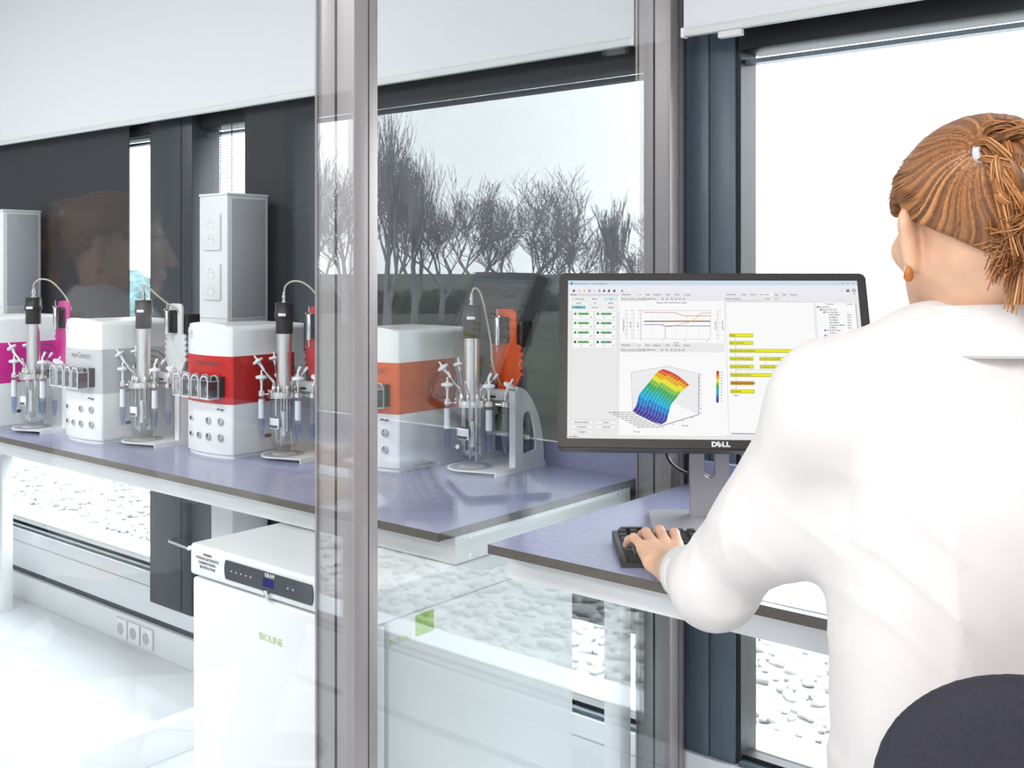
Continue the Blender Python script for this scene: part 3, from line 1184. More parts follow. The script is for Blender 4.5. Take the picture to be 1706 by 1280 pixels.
    for k, (a, d) in enumerate(bends):
        s = spot(a)
        d = Vector(d)

        def tb(bm, s=s, d=d):
            add_tube(bm, smooth_path([s - Vector((0, 0, 0.01)), s + Vector((0, 0, 0.008)), s + d * 0.45 + Vector((0, 0, 0.004)), s + d], 5), 0.0017, 8)
        o = part('inlet_tube', tb, M_steel, t, True, key='inlet%d' % k)

        def fl(bm, s=s, d=d, k=k):
            if k in (1, 3, 4):
                add_tube(bm, [s + d * 0.92, s + d * 1.25], 0.0032, 8, 0.0038)
            elif k == 5:
                add_tube(bm, [s + d * 0.92, s + d * 1.1], 0.0022, 8)
            else:
                filter_disc(bm, s + d * 1.32, d, 1.0)
        part('vent_filter', fl, M_dia, o, True, key='filter%d' % k)

    # ---- three sample tubes with blue liquid on a steel carrier
    def carrier(bm):
        for (x, y) in ((-0.047, -0.033), (0.052, 0.000), (0.084, 0.020)):
            v = Vector((x, y, 0)).normalized() * 0.038
            add_tube(bm, [(v.x, v.y, ZF - 0.002), (x, y, ZF - 0.002)], 0.0022, 8)
            add_lathe(bm, [(0.0088, ZF - 0.005), (0.0098, ZF - 0.005), (0.0098, ZF + 0.004), (0.0088, ZF + 0.004)], 18, 'Z', (x, y, 0))
    part('tube_carrier', carrier, M_steel, t, True)
    for k, (x, y, lev) in enumerate(((-0.047, -0.033, 0.100), (0.052, 0.000, 0.090), (0.084, 0.020, 0.092))):
        def tube(bm):
            add_lathe(bm, [(0.0022, 0.048), (0.0035, 0.050), (0.0075, 0.074), (0.0078, 0.078), (0.0078, 0.158)], 20, close=False)
        tu = part('sample_tube', tube, G_tube, t, True, 60, loc=(x, y, 0))

        def liq(bm, lev=lev):
            add_lathe(bm, [(0.002, 0.0495), (0.0032, 0.0515), (0.0068, 0.074), (0.0070, lev)], 18)
        part('blue_liquid', liq, G_liq, tu, True, 60, key='liq%.3f' % lev)

        def capf(bm):
            add_lathe(bm, [(0.0068, 0.156), (0.0068, 0.168), (0.0030, 0.170), (0.0030, 0.186)], 18)
        part('tube_cap', capf, M_whitep if k == 0 else M_steel, tu, True)

        def fl(bm, k=k):
            filter_disc(bm, Vector((0, 0, 0.203)) + Vector(((0, 0, 0), (0, 0, 0), (0.010, 0.004, 0.002))[k]), ((0, 0, 1), (0, 0, 1), (0.5, 0.2, 1))[k], 1.05)
            add_tube(bm, [(0, 0, 0.184), Vector((0, 0, 0.190)) + Vector(((0, 0, 0), (0, 0, 0), (0.004, 0.002, 0.0))[k])], 0.0032, 8)
        part('tube_filter', fl, M_dia, tu, True, key='tfilter%d' % k)
        if k < 2:
            part('graduation', lambda bm: add_lathe(bm, [(0.0079, 0.100), (0.0079, 0.148)], 20, close=False), mat('frosted_print', (0.75, 0.78, 0.85), 0.6, var=0.02), tu, True)
    # blue tubing clip low at the front
    cl = part('sampling_clip', lambda bm: add_tube(bm, [(-0.038, -0.026, 0.056), (-0.016, -0.034, 0.060)], 0.0052, 10), M_blackp if not cut else M_steel, t, True)
    return t


bioreactor('bioreactor with glass vessel and magenta bracket beside the magenta banded unit', (-3.078, 1.500, 0.9), M_mag, R(2), 1.0)
bioreactor('bioreactor with glass vessel and white bracket beside the pale grey unit', (-2.622, 1.582, 0.9), M_wbr, R(2), 0.4)
bioreactor('bioreactor with glass vessel and red bracket beside the red banded unit', (-2.150, 1.687, 0.9), M_red, R(2), 1.0)
bioreactor('bioreactor with glass vessel and orange bracket beside the orange banded unit', (-1.6746, 1.862, 0.9), M_org, R(2), 0.0, True)
# ================================================================== monitor
def cw(r, f):
    """metres right / ahead of the photographer's floor point -> world x, y"""
    return (r * 0.7683 - f * 0.6401, r * 0.6401 + f * 0.7683)


SW, SH = 0.531, 0.2988
mx, my = cw(0.3665, 1.925)
mon = thing('computer_monitor', 'wide black framed computer monitor showing charts on a grey stand', 'monitor', (mx, my, 0.9), TH + R(-4.0))
HC = 0.315          # screen centre above the desk
TILT = R(21)
M_bez = mat('monitor_bezel', (0.020, 0.015, 0.013), 0.42, var=0.08, scale=40)
M_stand = mat('monitor_stand_silver', (0.42, 0.41, 0.44), 0.42, 0.3, var=0.02)
TM = Matrix.Translation((0, 0, HC)) @ Matrix.Rotation(-TILT, 4, 'X')   # screen frame: x right, z up, -y to the viewer


def rrect(x0, x1, z0, z1, r, n=5):
    p = []
    for (cx, cz, a) in ((x1 - r, z1 - r, 0), (x0 + r, z1 - r, 90), (x0 + r, z0 + r, 180), (x1 - r, z0 + r, 270)):
        for i in range(n + 1):
            t = R(a + 90 * i / n)
            p.append((cx + r * math.cos(t), cz + r * math.sin(t)))
    return p


def mon_part(name, bm, m, parent=mon, smooth=False):
    bm.transform(TM)
    return obj(name, bm, m, parent, smooth)


BX, BT, BB = 0.0165, 0.0150, 0.0190
bm = BM()
out = rrect(-SW / 2 - BX, SW / 2 + BX, -SH / 2 - BB, SH / 2 + BT, 0.009)
add_prism(bm, out, 'Y', 0.0005, 0.030, bev=0.002, seg=1)
mon_part('housing', bm, M_bez, smooth=False)
bm = BM()
for b in ((-SW / 2 - BX + 0.004, -SW / 2, -SH / 2 - BB + 0.003, SH / 2 + BT - 0.003), (SW / 2, SW / 2 + BX - 0.004, -SH / 2 - BB + 0.003, SH / 2 + BT - 0.003), (-SW / 2, SW / 2, SH / 2, SH / 2 + BT - 0.003), (-SW / 2, SW / 2, -SH / 2 - BB + 0.003, -SH / 2)):
    add_box(bm, b[0], b[1], -0.0022, 0.001, b[2], b[3])
bez = mon_part('bezel', bm, M_bez)
bm = BM()
add_box(bm, -0.16, 0.16, 0.030, 0.052, -0.11, 0.11, bev=0.01)
mon_part('back_shell', bm, M_bez, smooth=True)
# maker's mark on the lower bezel: D, slanted E, L, L
M_logo = mat('logo_silver', (0.75, 0.75, 0.76), 0.35, var=0.02)
zl = -SH / 2 - BB / 2 + 0.001
v, f = text_data('DELL', 0.0135, bold=0.0006, sx=1.12)
lx = 0.003
for ch, dx, rot in (('D', -0.0105, 0), ('E', -0.0022, 40), ('L', 0.0062, 0), ('L', 0.0135, 0)):
    v, f = text_data(ch, 0.0118, bold=0.0007, sx=1.1)
    me = bpy.data.meshes.new('maker_mark')
    Mx = TM @ at(FRONT, lx + dx, -0.0027, zl) @ Matrix.Rotation(R(rot), 4, 'Z')
    me.from_pydata([tuple(Mx @ Vector(p)) for p in v], [], f)
    me.materials.append(M_logo)
    link('maker_mark', me, bez)

# ---- what the screen shows, drawn flat on the panel
UI = {}
E = 0.98
PAL = {
    'white': (0.97, 0.97, 0.97), 'panel': (0.84, 0.84, 0.845), 'bar': (0.62, 0.74, 0.87), 'bar2': (0.86, 0.85, 0.90), 'line': (0.50, 0.50, 0.53),
    'lite': (0.72, 0.72, 0.74), 'text': (0.06, 0.06, 0.07), 'tgrey': (0.30, 0.32, 0.36), 'btn': (0.91, 0.91, 0.92), 'btnb': (0.62, 0.80, 0.92), 'btnt': (0.16, 0.52, 0.62),
    'green': (0.20, 0.55, 0.22), 'dgreen': (0.02, 0.10, 0.03), 'mgreen': (0.05, 0.32, 0.08), 'orange': (0.62, 0.26, 0.05), 'brown': (0.26, 0.08, 0.04), 'amber': (0.78, 0.42, 0.08),
    'blue': (0.10, 0.08, 0.55), 'yellow': (0.86, 0.84, 0.02), 'ygrey': (0.35, 0.34, 0.05), 'obar': (0.70, 0.30, 0.02), 'icon': (0.10, 0.30, 0.55), 'folder': (0.80, 0.60, 0.25), 'wall': (0.86, 0.86, 0.88),
}
for i, c in enumerate([(0.07, 0.05, 0.33), (0.06, 0.10, 0.45), (0.03, 0.25, 0.62), (0.02, 0.45, 0.72), (0.03, 0.45, 0.42), (0.06, 0.42, 0.12), (0.25, 0.55, 0.08), (0.80, 0.80, 0.03), (0.85, 0.42, 0.02), (0.75, 0.14, 0.02), (0.62, 0.03, 0.03)]):
    PAL['h%d' % i] = c


def scr(zx, zy):
    rgt = 1617 + (zy - 90) * 0.113
    u = (zx - 80) / (rgt - 80)
    w = (zy - 92) / (940 - 92)
    return ((u - 0.5) * SW, (0.5 - w) * SH)


sv, sf, sm = [], [], []
skeys = list(PAL)
sbuck = {k: ([], []) for k in skeys}


def quad(k, pts, layer, raw=False):
    V, F = sbuck[k]
    b = len(V)
    y = -0.0003 - 0.00008 * layer
    for p in pts:
        x, z = p if raw else scr(*p)
        x = max(-SW / 2, min(SW / 2, x))
        z = max(-SH / 2, min(SH / 2, z))
        V.append((x, y, z))
    F.append(tuple(range(b, b + len(pts))))


def rect(k, x0, y0, x1, y1, layer=1):
    quad(k, [(x0, y1), (x1, y1), (x1, y0), (x0, y0)], layer)


def frame(k, x0, y0, x1, y1, layer=2, w=2.2):
    rect(k, x0, y0, x1, y0 + w, layer)
    rect(k, x0, y1 - w, x1, y1, layer)
    rect(k, x0, y0, x0 + w, y1, layer)
    rect(k, x1 - w, y0, x1, y1, layer)


def seg(k, pts, w=3.0, layer=3):
    for (a, b) in zip(pts[:-1], pts[1:]):
        d = Vector((b[0] - a[0], b[1] - a[1])).normalized()
        n = Vector((-d.y, d.x)) * w / 2
        quad(k, [(a[0] + n.x, a[1] + n.y), (a[0] - n.x, a[1] - n.y), (b[0] - n.x, b[1] - n.y), (b[0] + n.x, b[1] + n.y)], layer)


PXM = SW / 1570.0


def txt(k, s, zx, zy, size, align='LEFT', layer=4, rot=0, sx=0.92):
    v, f = text_data(s, size * PXM, align=align, sx=sx, bold=0.00006)
    V, F = sbuck[k]
    b = len(V)
    x0, z0 = scr(zx, zy)
    c, s_ = math.cos(rot), math.sin(rot)
    for p in v:
        V.append((x0 + p[0] * c - p[1] * s_, -0.0003 - 0.00008 * layer, z0 + p[0] * s_ + p[1] * c))
    for q in f:
        F.append(tuple(i + b for i in q))


rect('panel', 76, 90, 1730, 944, 0)
rect('bar', 76, 90, 1730, 118, 1)
rect('bar2', 76, 118, 1730, 178, 1)
rect('icon', 92, 102, 105, 116, 2)
txt('tgrey', 'Bio-XpertSystem - System Manager', 110, 110, 14)
for x in (1542, 1570, 1600):
    rect('tgrey', x - 5, 104, x + 5, 108, 2)
for k, x in (('text', 111), ('folder', 142), ('folder', 168), ('tgrey', 195), ('lite', 224), ('tgrey', 250), ('text', 275), ('text', 301), ('text', 330), ('tgrey', 372)):
    seg(k, [(x - 6, 152), (x + 6, 152)], 8)
    seg(k, [(x - 3, 146), (x + 4, 146)], 7)
for k, x in (('lite', 1540), ('text', 1571), ('text', 1602)):
    frame(k, x - 8, 138, x + 8, 154, 3, 3)
rect('text', 1566, 146, 1578, 152, 3)
rect('icon', 1603, 163, 1609, 170, 3)
rect('lite', 90, 166, 356, 178, 1.5)
txt('text', 'Devices', 94, 172, 11)
# left panel
rect('white', 90, 180, 362, 260, 1)
rect('panel', 98, 258, 352, 846, 1)
frame('lite', 98, 180, 352, 842, 2)
B = [['Conditioning', 'Mixed', 'off'], ['Name', 'On', 'All Bio'], ['Devices', 'Groups', 'Enabled']]
for r_, row in enumerate(B):
    for c_, s in enumerate(row):
        x0, y0 = 98 + c_ * 87, 186 + r_ * 23.5
        k = 'btnb' if (c_ == 2 and r_ == 0) else ('btnt' if (c_ == 0 and r_ == 2) else 'btn')
        rect(k, x0, y0, x0 + 80, y0 + 19, 3)
        frame('lite', x0, y0, x0 + 80, y0 + 19, 3.2)
        txt('text', s, x0 + 40, y0 + 10, 12, 'CENTER')
for r_ in range(4):
    for c_ in range(2):
        x0, y0 = 108 + c_ * 123, 268 + r_ * 51.5
        rect('white', x0, y0 - 2, x0 + 108, y0 + 40, 2)
        k = ('mgreen', 'mgreen', 'mgreen', 'dgreen')[r_] if c_ == 0 else ('mgreen', 'mgreen', 'dgreen', 'dgreen')[r_]
        rect(k, x0 + 6, y0 + 4, x0 + 18, y0 + 17, 3)
        rect('green', x0 + 27, y0 + 4, x0 + 87, y0 + 17, 3)
        txt('text', 'React 0R%d' % (r_ * 2 + c_ + 1), x0 + 57, y0 + 11, 12, 'CENTER')
        txt('text', '0.1', x0 + 46, y0 + 29, 10, 'CENTER')
        seg('tgrey', [(x0 + 92, y0 + 32), (x0 + 102, y0 + 27)], 5)
for (s, x0, x1, y) in (('Recommendation', 98, 220, 857), ('Assets', 230, 352, 857), ('Instruments', 98, 220, 881), ('Controls', 230, 352, 881), ('Configure', 98, 220, 906)):
    rect('btn', x0, y - 9, x1, y + 9, 3)
    frame('lite', x0, y - 9, x1, y + 9, 3.2)
    txt('text', s, (x0 + x1) / 2, y, 12, 'CENTER')
txt('text', 'Run Offline', 90, 931, 11)


def tabs(x, y, names, act):
    for i, s in enumerate(names):
        w = 13 + len(s) * 6.2
        if i == act:
            rect('white', x - 4, y - 12, x + w, y + 9, 2)
        frame('lite', x - 4, y - 10, x + w, y + 9, 2.2, 1.5)
        txt('text', s, x + 2, y, 12.5)
        x += w + 4


TN = ['Attributes', 'Trend', 'Data', 'Snapshot', 'Table', 'Alerts', 'Events']
for (ya, yb) in ((171, 195), (449, 474)):
    tabs(370, ya, TN, 1)
    txt('text', 'Demo_Control_1 (Fast Micro)', 368, yb, 13)
    txt('text', '30 Points', 514, yb, 12)
    seg('tgrey', [(366, yb + 9), (505, yb + 9)], 1.6)
    for x in (590, 615, 640, 662, 683, 705):
        frame('tgrey', x - 6, yb - 6, x + 6, yb + 6, 3, 2.6)
rect('white', 362, 206, 922, 436, 1.2)
rect('white', 362, 486, 932, 920, 1.2)
txt('text', 'Reactor 0R1 (2014 Week 12.001)', 640, 216, 13, 'CENTER')
# trend chart
frame('line', 475, 257, 849, 416, 2.4, 2)
for x in (537, 600, 661, 723, 785):
    seg('lite', [(x, 259), (x, 414)], 1.2, 2.2)
seg('orange', [(491, 270), (655, 270), (705, 288), (848, 288)], 3.2)
seg('brown', [(491, 319), (848, 317)], 5.5)
seg('blue', [(491, 337), (592, 337), (598, 343), (848, 343)], 3.4)
seg('amber', [(607, 414), (607, 349), (640, 346), (690, 335), (745, 318), (800, 273), (848, 271)], 3)
for x in (401, 436, 475, 886):
    seg('line', [(x, 257), (x, 416)], 2)
    for i in range(8):
        y = 259 + i * 22
        seg('text', [(x - 5, y), (x, y)], 1.8)
        txt('text', '%d' % (8 - i), x - 12 if x < 800 else x + 12, y, 9, 'CENTER')
for (s, x) in (('Temperature (C)', 381), ('pO2 (%)', 419), ('pH (-)', 457), ('Flow (ml/h)', 874), ('Speed (rpm)', 912)):
    txt('text', s, x, 340, 11, 'CENTER', rot=PI / 2)
for x in (477, 592, 712, 830):
    txt('text', '%d' % ((x - 477) // 6), x, 425, 9, 'CENTER')
txt('text', 'Time (h)', 665, 434, 9, 'CENTER')
# surface plot
quad('wall', [(424, 594), (434, 800), (623, 740), (620, 560)], 1.6)
quad('wall', [(620, 560), (623, 740), (790, 812), (790, 600)], 1.6)
seg('line', [(434, 800), (424, 594), (620, 560), (790, 600)], 2)
seg('text', [(790, 598), (790, 812), (588, 872), (434, 800)], 3)
for i in range(6):
    t = i / 6
    seg('lite', [(424 + 8 * t, 594 + 200 * t), (620, 560 + 180 * t), (790, 600 + 210 * t)], 1.2, 1.8)
Lp = [(436, 796), (455, 768), (468, 712), (500, 672), (528, 640), (548, 612), (575, 585), (600, 576)]
Rp = [(590, 864), (618, 848), (630, 800), (640, 762), (668, 728), (690, 700), (720, 672), (738, 658)]


def lerp2(P, s):
    s *= len(P) - 1
    i = min(int(s), len(P) - 2)
    t = s - i
    return (P[i][0] + (P[i + 1][0] - P[i][0]) * t, P[i][1] + (P[i + 1][1] - P[i][1]) * t)


NS = 22
for i in range(NS):
    for j in range(10):
        def pt(si, sj):
            a, b = lerp2(Lp, si), lerp2(Rp, si)
            hump = -14 * math.sin(PI * sj) * max(0, si - 0.6) * 2.0 + 8 * math.sin(PI * sj) * (1 - si)
            return (a[0] + (b[0] - a[0]) * sj, a[1] + (b[1] - a[1]) * sj + hump)
        s0, s1, q0, q1 = i / NS, (i + 1) / NS, j / 10, (j + 1) / 10
        hv = min(10, max(0, int((s0 * 1.03 - 0.12 * q0 * s0) * 11)))
        quad('h%d' % hv, [pt(s0, q0), pt(s0, q1), pt(s1, q1), pt(s1, q0)], 3)
for j in range(1, 10):
    seg('lite', [pt(i / 14, j / 10) for i in range(15)], 1.1, 3.4)
for i in range(11):
    rect('h%d' % (10 - i), 883, 584 + i * 15, 897, 599 + i * 15, 3)
    txt('text', '%.1f' % (6 - i * 0.5), 911, 591 + i * 15, 9, 'CENTER')
    txt('text', '%.1f' % (4.5 - i * 0.4), 800, 604 + i * 20, 9, 'CENTER')
for i in range(8):
    txt('text', 'React 0R%d (2014 Week 12.001)' % (8 - i), 428 + i * 22, 805 + i * 10.5, 10, 'RIGHT')
for i in range(4):
    txt('text', '%.1f' % (i * 0.2), 598 + i * 53, 880 - i * 17, 9, 'CENTER')
txt('text', 'Time [h]', 716, 869, 11, 'CENTER')
txt('text', 'Process', 457, 903, 11, 'CENTER')
# flow chart
tabs(930, 170, ['Attributes', 'Chart', 'Trend', 'Flow Chart', 'Step', 'Data', 'Reports'], 3)
txt('text', 'Demo_Antibody', 926, 193, 13)
seg('tgrey', [(924, 203), (1125, 203)], 1.6)
txt('text', 'Scroll', 1136, 193, 12)
frame('tgrey', 1190, 186, 1206, 200, 3, 2)
rect('white', 926, 210, 1392, 912, 1.2)
quad('white', [(926, 210), (955, 912), (1450, 912), (1392, 210)], 1.3)
frame('lite', 926, 208, 1392, 212, 2)
seg('line', [(926, 210), (952, 905)], 1.6)
seg('lite', [(1392, 210), (1448, 905)], 1.6)
seg('tgrey', [(965, 907), (1420, 907)], 5)


def ybar(x0, x1, y, s, k='yellow'):
    rect('ygrey', x0, y - 10, x1, y + 10, 3)
    rect(k, x0 + 3, y - 8, x1 - 3, y + 7, 3.2)
    txt('text', s, x0 + 5, y, 14)


seg('line', [(982, 402), (990, 700)], 2.4, 2.6)
seg('line', [(1144, 487), (1146, 550)], 2.4, 2.6)
seg('line', [(1304, 487), (1306, 578), (990, 578)], 2.4, 2.6)
ybar(949, 1075, 393, 'Begin')
ybar(950, 1076, 434, 'Start Control')
ybar(952, 1397, 476, 'Parallel Start to Reactors')
ybar(953, 1080, 518, 'Control Pump Speed')
ybar(1111, 1240, 518, 'Control to pH 6.80')
ybar(1272, 1400, 517, 'Control to Temp 37%')
ybar(954, 1081, 560, 'Control Feed Flow')
ybar(1114, 1242, 560, 'Cultivate until Induction')
ybar(1275, 1402, 560, 'Start Timed Pump')
ybar(957, 1405, 604, 'Parallel Start to End')
ybar(958, 1084, 647, 'Waiting for Process End', 'obar')
ybar(959, 1087, 690, 'Shutdown')
txt('text', 'Offline', 990, 712, 10, 'CENTER')
# parameter tree
quad('white', [(1404, 214), (1462, 912), (1690, 912), (1612, 214)], 1.3)
txt('text', 'Parameter', 1478, 221, 11, 'CENTER')
txt('text', 'Current', 1580, 221, 11, 'CENTER')
tr = [(0, 'Bio-XP (8/1)', ''), (1, 'Reactor 0R1 (R1)', ''), (2, 'ControllerState', ''), (3, 'AirFlowMode', 'Auto'), (3, 'FeedMode', 'Auto'), (3, 'PressMode', 'Auto'), (3, 'StirrerMode', 'Auto'), (3, 'TemperatureMode', 'Auto'), (3, 'pHMode', 'Auto'),
      (2, 'ControllerTarget', ''), (3, 'SetPoint', '6.800'), (2, 'ProcessDetect', ''), (3, 'Temperature', '37.00'), (2, 'Offline1', ''), (3, 'Offcount', '0'), (2, 'Alarms', ''), (3, 'AltPriority', '1'), (3, 'Delay', ''), (3, 'PriorityLevel', '')]
for i, (d, s, vv) in enumerate(tr):
    y = 238 + i * 14
    x = 1410 + d * 16 + i * 1.0
    if d < 3:
        rect('icon', x, y - 5, x + 10, y + 5, 3)
    txt('text', s, x + 13, y, 11.5)
    if vv:
        txt('text', vv, 1566 + i * 1.1, y, 11.5)
seg('line', [(1612, 214), (1690, 912)], 5)

V, F, MI = [], [], []
for ki, k in enumerate(skeys):
    vv, ff = sbuck[k]
    b = len(V)
    V += vv
    F += [tuple(i + b for i in q) for q in ff]
    MI += [ki] * len(ff)
me = bpy.data.meshes.new('screen_picture')
me.from_pydata([tuple(TM @ Vector(p)) for p in V], [], F)
for k in skeys:
    me.materials.append(emis('screen_' + k, PAL[k], E))
me.polygons.foreach_set('material_index', MI)
me.update()
link('screen', me, mon)

# ---- stand
bm = BM()
poly_o = rrect(-0.034, 0.034, 0.012, 0.30, 0.006, 4)
# neck with an oblong cable hole: two columns, bottom and top webs
add_box(bm, -0.036, -0.0105, 0.075, 0.100, 0.008, 0.270)
add_box(bm, 0.0105, 0.036, 0.075, 0.100, 0.008, 0.270)
add_box(bm, -0.0105, 0.0105, 0.075, 0.100, 0.008, 0.082)
add_box(bm, -0.0105, 0.0105, 0.075, 0.100, 0.150, 0.270)
for i in range(6):          # rounded lower end of the hole
    a0, a1 = R(180 + 30 * i), R(180 + 30 * (i + 1))
    p = [(0.0105 * math.cos(a0), 0.0925 + 0.0105 * math.sin(a0)), (0.0105 * math.cos(a1), 0.0925 + 0.0105 * math.sin(a1)),
         (0.0105 * math.cos(a1), 0.0815), (0.0105 * math.cos(a0), 0.0815)]
    add_prism(bm, p, 'Y', 0.0752, 0.0998)
nk = obj('neck', bm, M_stand, mon)
bm = BM()
add_prism(bm, rrect(-0.112, 0.118, -0.045, 0.135, 0.012), 'Z', 0.0, 0.010, bev=0.002)
obj('base_plate', bm, M_stand, mon)
bm = BM()
add_box(bm, -0.03, 0.03, 0.045, 0.080, 0.24, 0.33, bev=0.004)
obj('tilt_hinge', bm, M_bez, mon)
bm = BM()
add_tube(bm, smooth_path([(-0.060, 0.05, 0.20), (-0.078, 0.10, 0.135), (-0.070, 0.11, 0.105), (-0.04, 0.112, 0.085), (0.0, 0.112, 0.08), (0.06, 0.14, 0.02), (0.10, 0.16, 0.006)], 6), 0.0032, 8)
obj('cable', bm, M_blackp, mon, True)

# ================================================================== keyboard
kx, ky = cw(0.398, 1.778)
kb = thing('keyboard', 'black computer keyboard under the woman\'s hands on the desk', 'keyboard', (kx, ky, 0.9), TH)
bm = BM()
add_prism(bm, [(-0.082, 0.0), (0.078, 0.0), (0.078, 0.020), (0.070, 0.022), (-0.052, 0.013), (-0.080, 0.008)], 'X', -0.224, 0.224, bev=0.0025)
obj('case', bm, M_blackp, kb, True)
bm = BM()
add_prism(bm, [(-0.081, 0.0085), (-0.055, 0.0135), (-0.055, 0.0150), (-0.081, 0.0098)], 'X', -0.215, 0.215)
obj('palm_edge', bm, mat('keyboard_gloss', (0.03, 0.028, 0.03), 0.18), kb)
bm = BM()
add_box(bm, -0.0078, 0.0078, -0.0075, 0.0075, 0, 0.006)
for v in bm.verts:
    if v.co.z > 0.003:
        v.co.x *= 0.78
        v.co.y *= 0.78
key_me = to_mesh(bm, 'key', mat('key_black', (0.03, 0.03, 0.034), 0.45, var=0.1))
for r_ in range(6):
    for c_ in range(22):
        if c_ in (15, 18) or (r_ == 0 and c_ in (4, 9)):
            continue
        x = -0.208 + c_ * 0.0198
        y = 0.058 - r_ * 0.0192 - (0.004 if r_ else 0)
        k = link('key', key_me, kb)
        k.location = (x, y, 0.0155 + 0.0715 * (y + 0.02) * 1.0)
        k.rotation_euler = (R(4), 0, 0)
for k, s in enumerate((-1, 1)):
    boxo('foot', (s * 0.19 - 0.02, s * 0.19 + 0.02, 0.066, 0.076, 0.020, 0.028), M_blackp, kb)

# thin white sheet on the desk right of the keyboard hand
px_, py_ = cw(0.41, 1.585)
bm = BM()
add_box(bm, -0.105, 0.105, -0.1485, 0.1485, 0, 0.0006)
pp = tag(obj('white_sheet', bm, mat('sheet_white', (0.88, 0.88, 0.88), 0.7, var=0.01)), 'white sheet of paper on the desk beneath the woman\'s arm', 'paper')
pp.location = (px_ + 0.02, py_ + 0.03, 0.9002)
pp.rotation_euler = (0, 0, R(90))
# ================================================================== seated woman (seen from behind)
PB = np.array([0.51, 1.15, 0.0])
pxw, pyw = cw(PB[0], PB[1])
per = thing('person', 'seated person in a white shirt with ginger hair tied back, typing at the desk', 'person', (pxw, pyw, 0.0), TH)


def skin_mat():
    m = mat('skin', (0.66, 0.40, 0.27), 0.45, var=0.10, scale=30, sss=0.4, bump=0.05)
    return m


M_skin = skin_mat()
M_shirt = mat('shirt_cotton', (0.77, 0.745, 0.74), 0.8, var=0.02, scale=20, bump=0.12, bscale=700)
nt = M_shirt.node_tree
_b = nt.nodes['Principled BSDF']
_t = nt.nodes.new('ShaderNodeBsdfTranslucent')
_t.inputs[0].default_value = (0.90, 0.84, 0.82, 1)
_mx = nt.nodes.new('ShaderNodeMixShader')
_mx.inputs[0].default_value = 0.22
nt.links.new(_b.outputs[0], _mx.inputs[1])
nt.links.new(_t.outputs[0], _mx.inputs[2])
nt.links.new(_mx.outputs[0], nt.nodes['Material Output'].inputs[0])


def hair_mat():
    m = bpy.data.materials.new('ginger_hair')
    m.use_nodes = True
    nt = m.node_tree
    b = nt.nodes['Principled BSDF']
    b.inputs['Roughness'].default_value = 0.42
    at_ = nt.nodes.new('ShaderNodeAttribute')
    at_.attribute_name = 'strand'
    rp = nt.nodes.new('ShaderNodeValToRGB')
    e = rp.color_ramp.elements
    e[0].position, e[0].color = 0.0, (0.045, 0.018, 0.008, 1)
    e[1].position, e[1].color = 1.0, (0.66, 0.34, 0.13, 1)
    x = e.new(0.4)
    x.color = (0.20, 0.076, 0.024, 1)
    x = e.new(0.72)
    x.color = (0.42, 0.17, 0.05, 1)
    nt.links.new(at_.outputs['Fac'], rp.inputs[0])
    nt.links.new(rp.outputs[0], b.inputs['Base Color'])
    return m


M_hair = hair_mat()

# ---- head frame
HCn = np.array([0.507, 1.175, 1.430])
ya, pa = R(4), R(-7)
Rz = np.array([[math.cos(ya), -math.sin(ya), 0], [math.sin(ya), math.cos(ya), 0], [0, 0, 1]])
Rx = np.array([[1, 0, 0], [0, math.cos(pa), -math.sin(pa)], [0, math.sin(pa), math.cos(pa)]])
HR = Rz @ Rx                 # columns: head right, forward, up


def to_head(P):
    return (P - HCn) @ HR


def from_head(q):
    return np.asarray(q) @ HR.T + HCn


SK_C, SK_R = np.array([0, -0.012, 0.013]), np.array([0.0755, 0.094, 0.079])
NECK0, NECK1 = from_head((0, -0.035, -0.055)), np.array([0.512, 1.150, 1.29])


def head_sdf(P):
    q = to_head(P)
    d = sd_ell(q, SK_C, SK_R)
    d = smin(d, sd_ell(q, (0, 0.030, -0.040), (0.060, 0.062, 0.072)), 0.03)
    d = smin(d, sd_ell(q, (0, 0.062, -0.094), (0.026, 0.024, 0.020)), 0.03)           # chin
    for s in (-1, 1):
        d = smin(d, sd_cap(q, (s * 0.060, -0.004, -0.050), (s * 0.030, 0.055, -0.094), 0.016, 0.012), 0.025)   # jaw
        d = smin(d, sd_ell(q, (s * 0.040, 0.070, -0.024), (0.020, 0.016, 0.018)), 0.02)                          # cheek
        d = smax(d, -sd_ell(q, (s * 0.032, 0.096, 0.004), (0.016, 0.012, 0.010)), 0.012)                          # eye socket
    d = smin(d, sd_cap(q, (0, 0.084, 0.012), (0, 0.108, -0.028), 0.007, 0.011), 0.012)   # nose
    d = smin(d, sd_ell(q, (0, 0.089, -0.060), (0.021, 0.009, 0.009)), 0.008)             # lips
    d = smin(d, sd_cap(P, NECK0, NECK1, 0.050, 0.055), 0.035)
    d = smin(d, sd_ell(P, (0.512, 1.170, 1.22), (0.12, 0.060, 0.060)), 0.04)
    # ears
    for s in (-1, 1):
        a = R(40) * s
        E_ = np.array([[math.cos(a), -math.sin(a), 0], [math.sin(a), math.cos(a), 0], [0, 0, 1]])
        qq = (q - np.array([s * 0.0805, -0.019, -0.021])) @ E_
        ear = sd_ell(qq, (0, -0.001, 0.012), (0.0095, 0.0225, 0.0215))
        ear = smin(ear, sd_ell(qq, (0, 0.002, -0.008), (0.0085, 0.016, 0.022)), 0.008)
        ear = smin(ear, sd_ell(qq, (-s * 0.002, 0.005, -0.026), (0.006, 0.010, 0.012)), 0.010)
        ear = smax(ear, -sd_ell(qq, (s * 0.010, 0.004, 0.002), (0.008, 0.011, 0.019)), 0.004)
        d = smin(d, ear, 0.006)
    return d


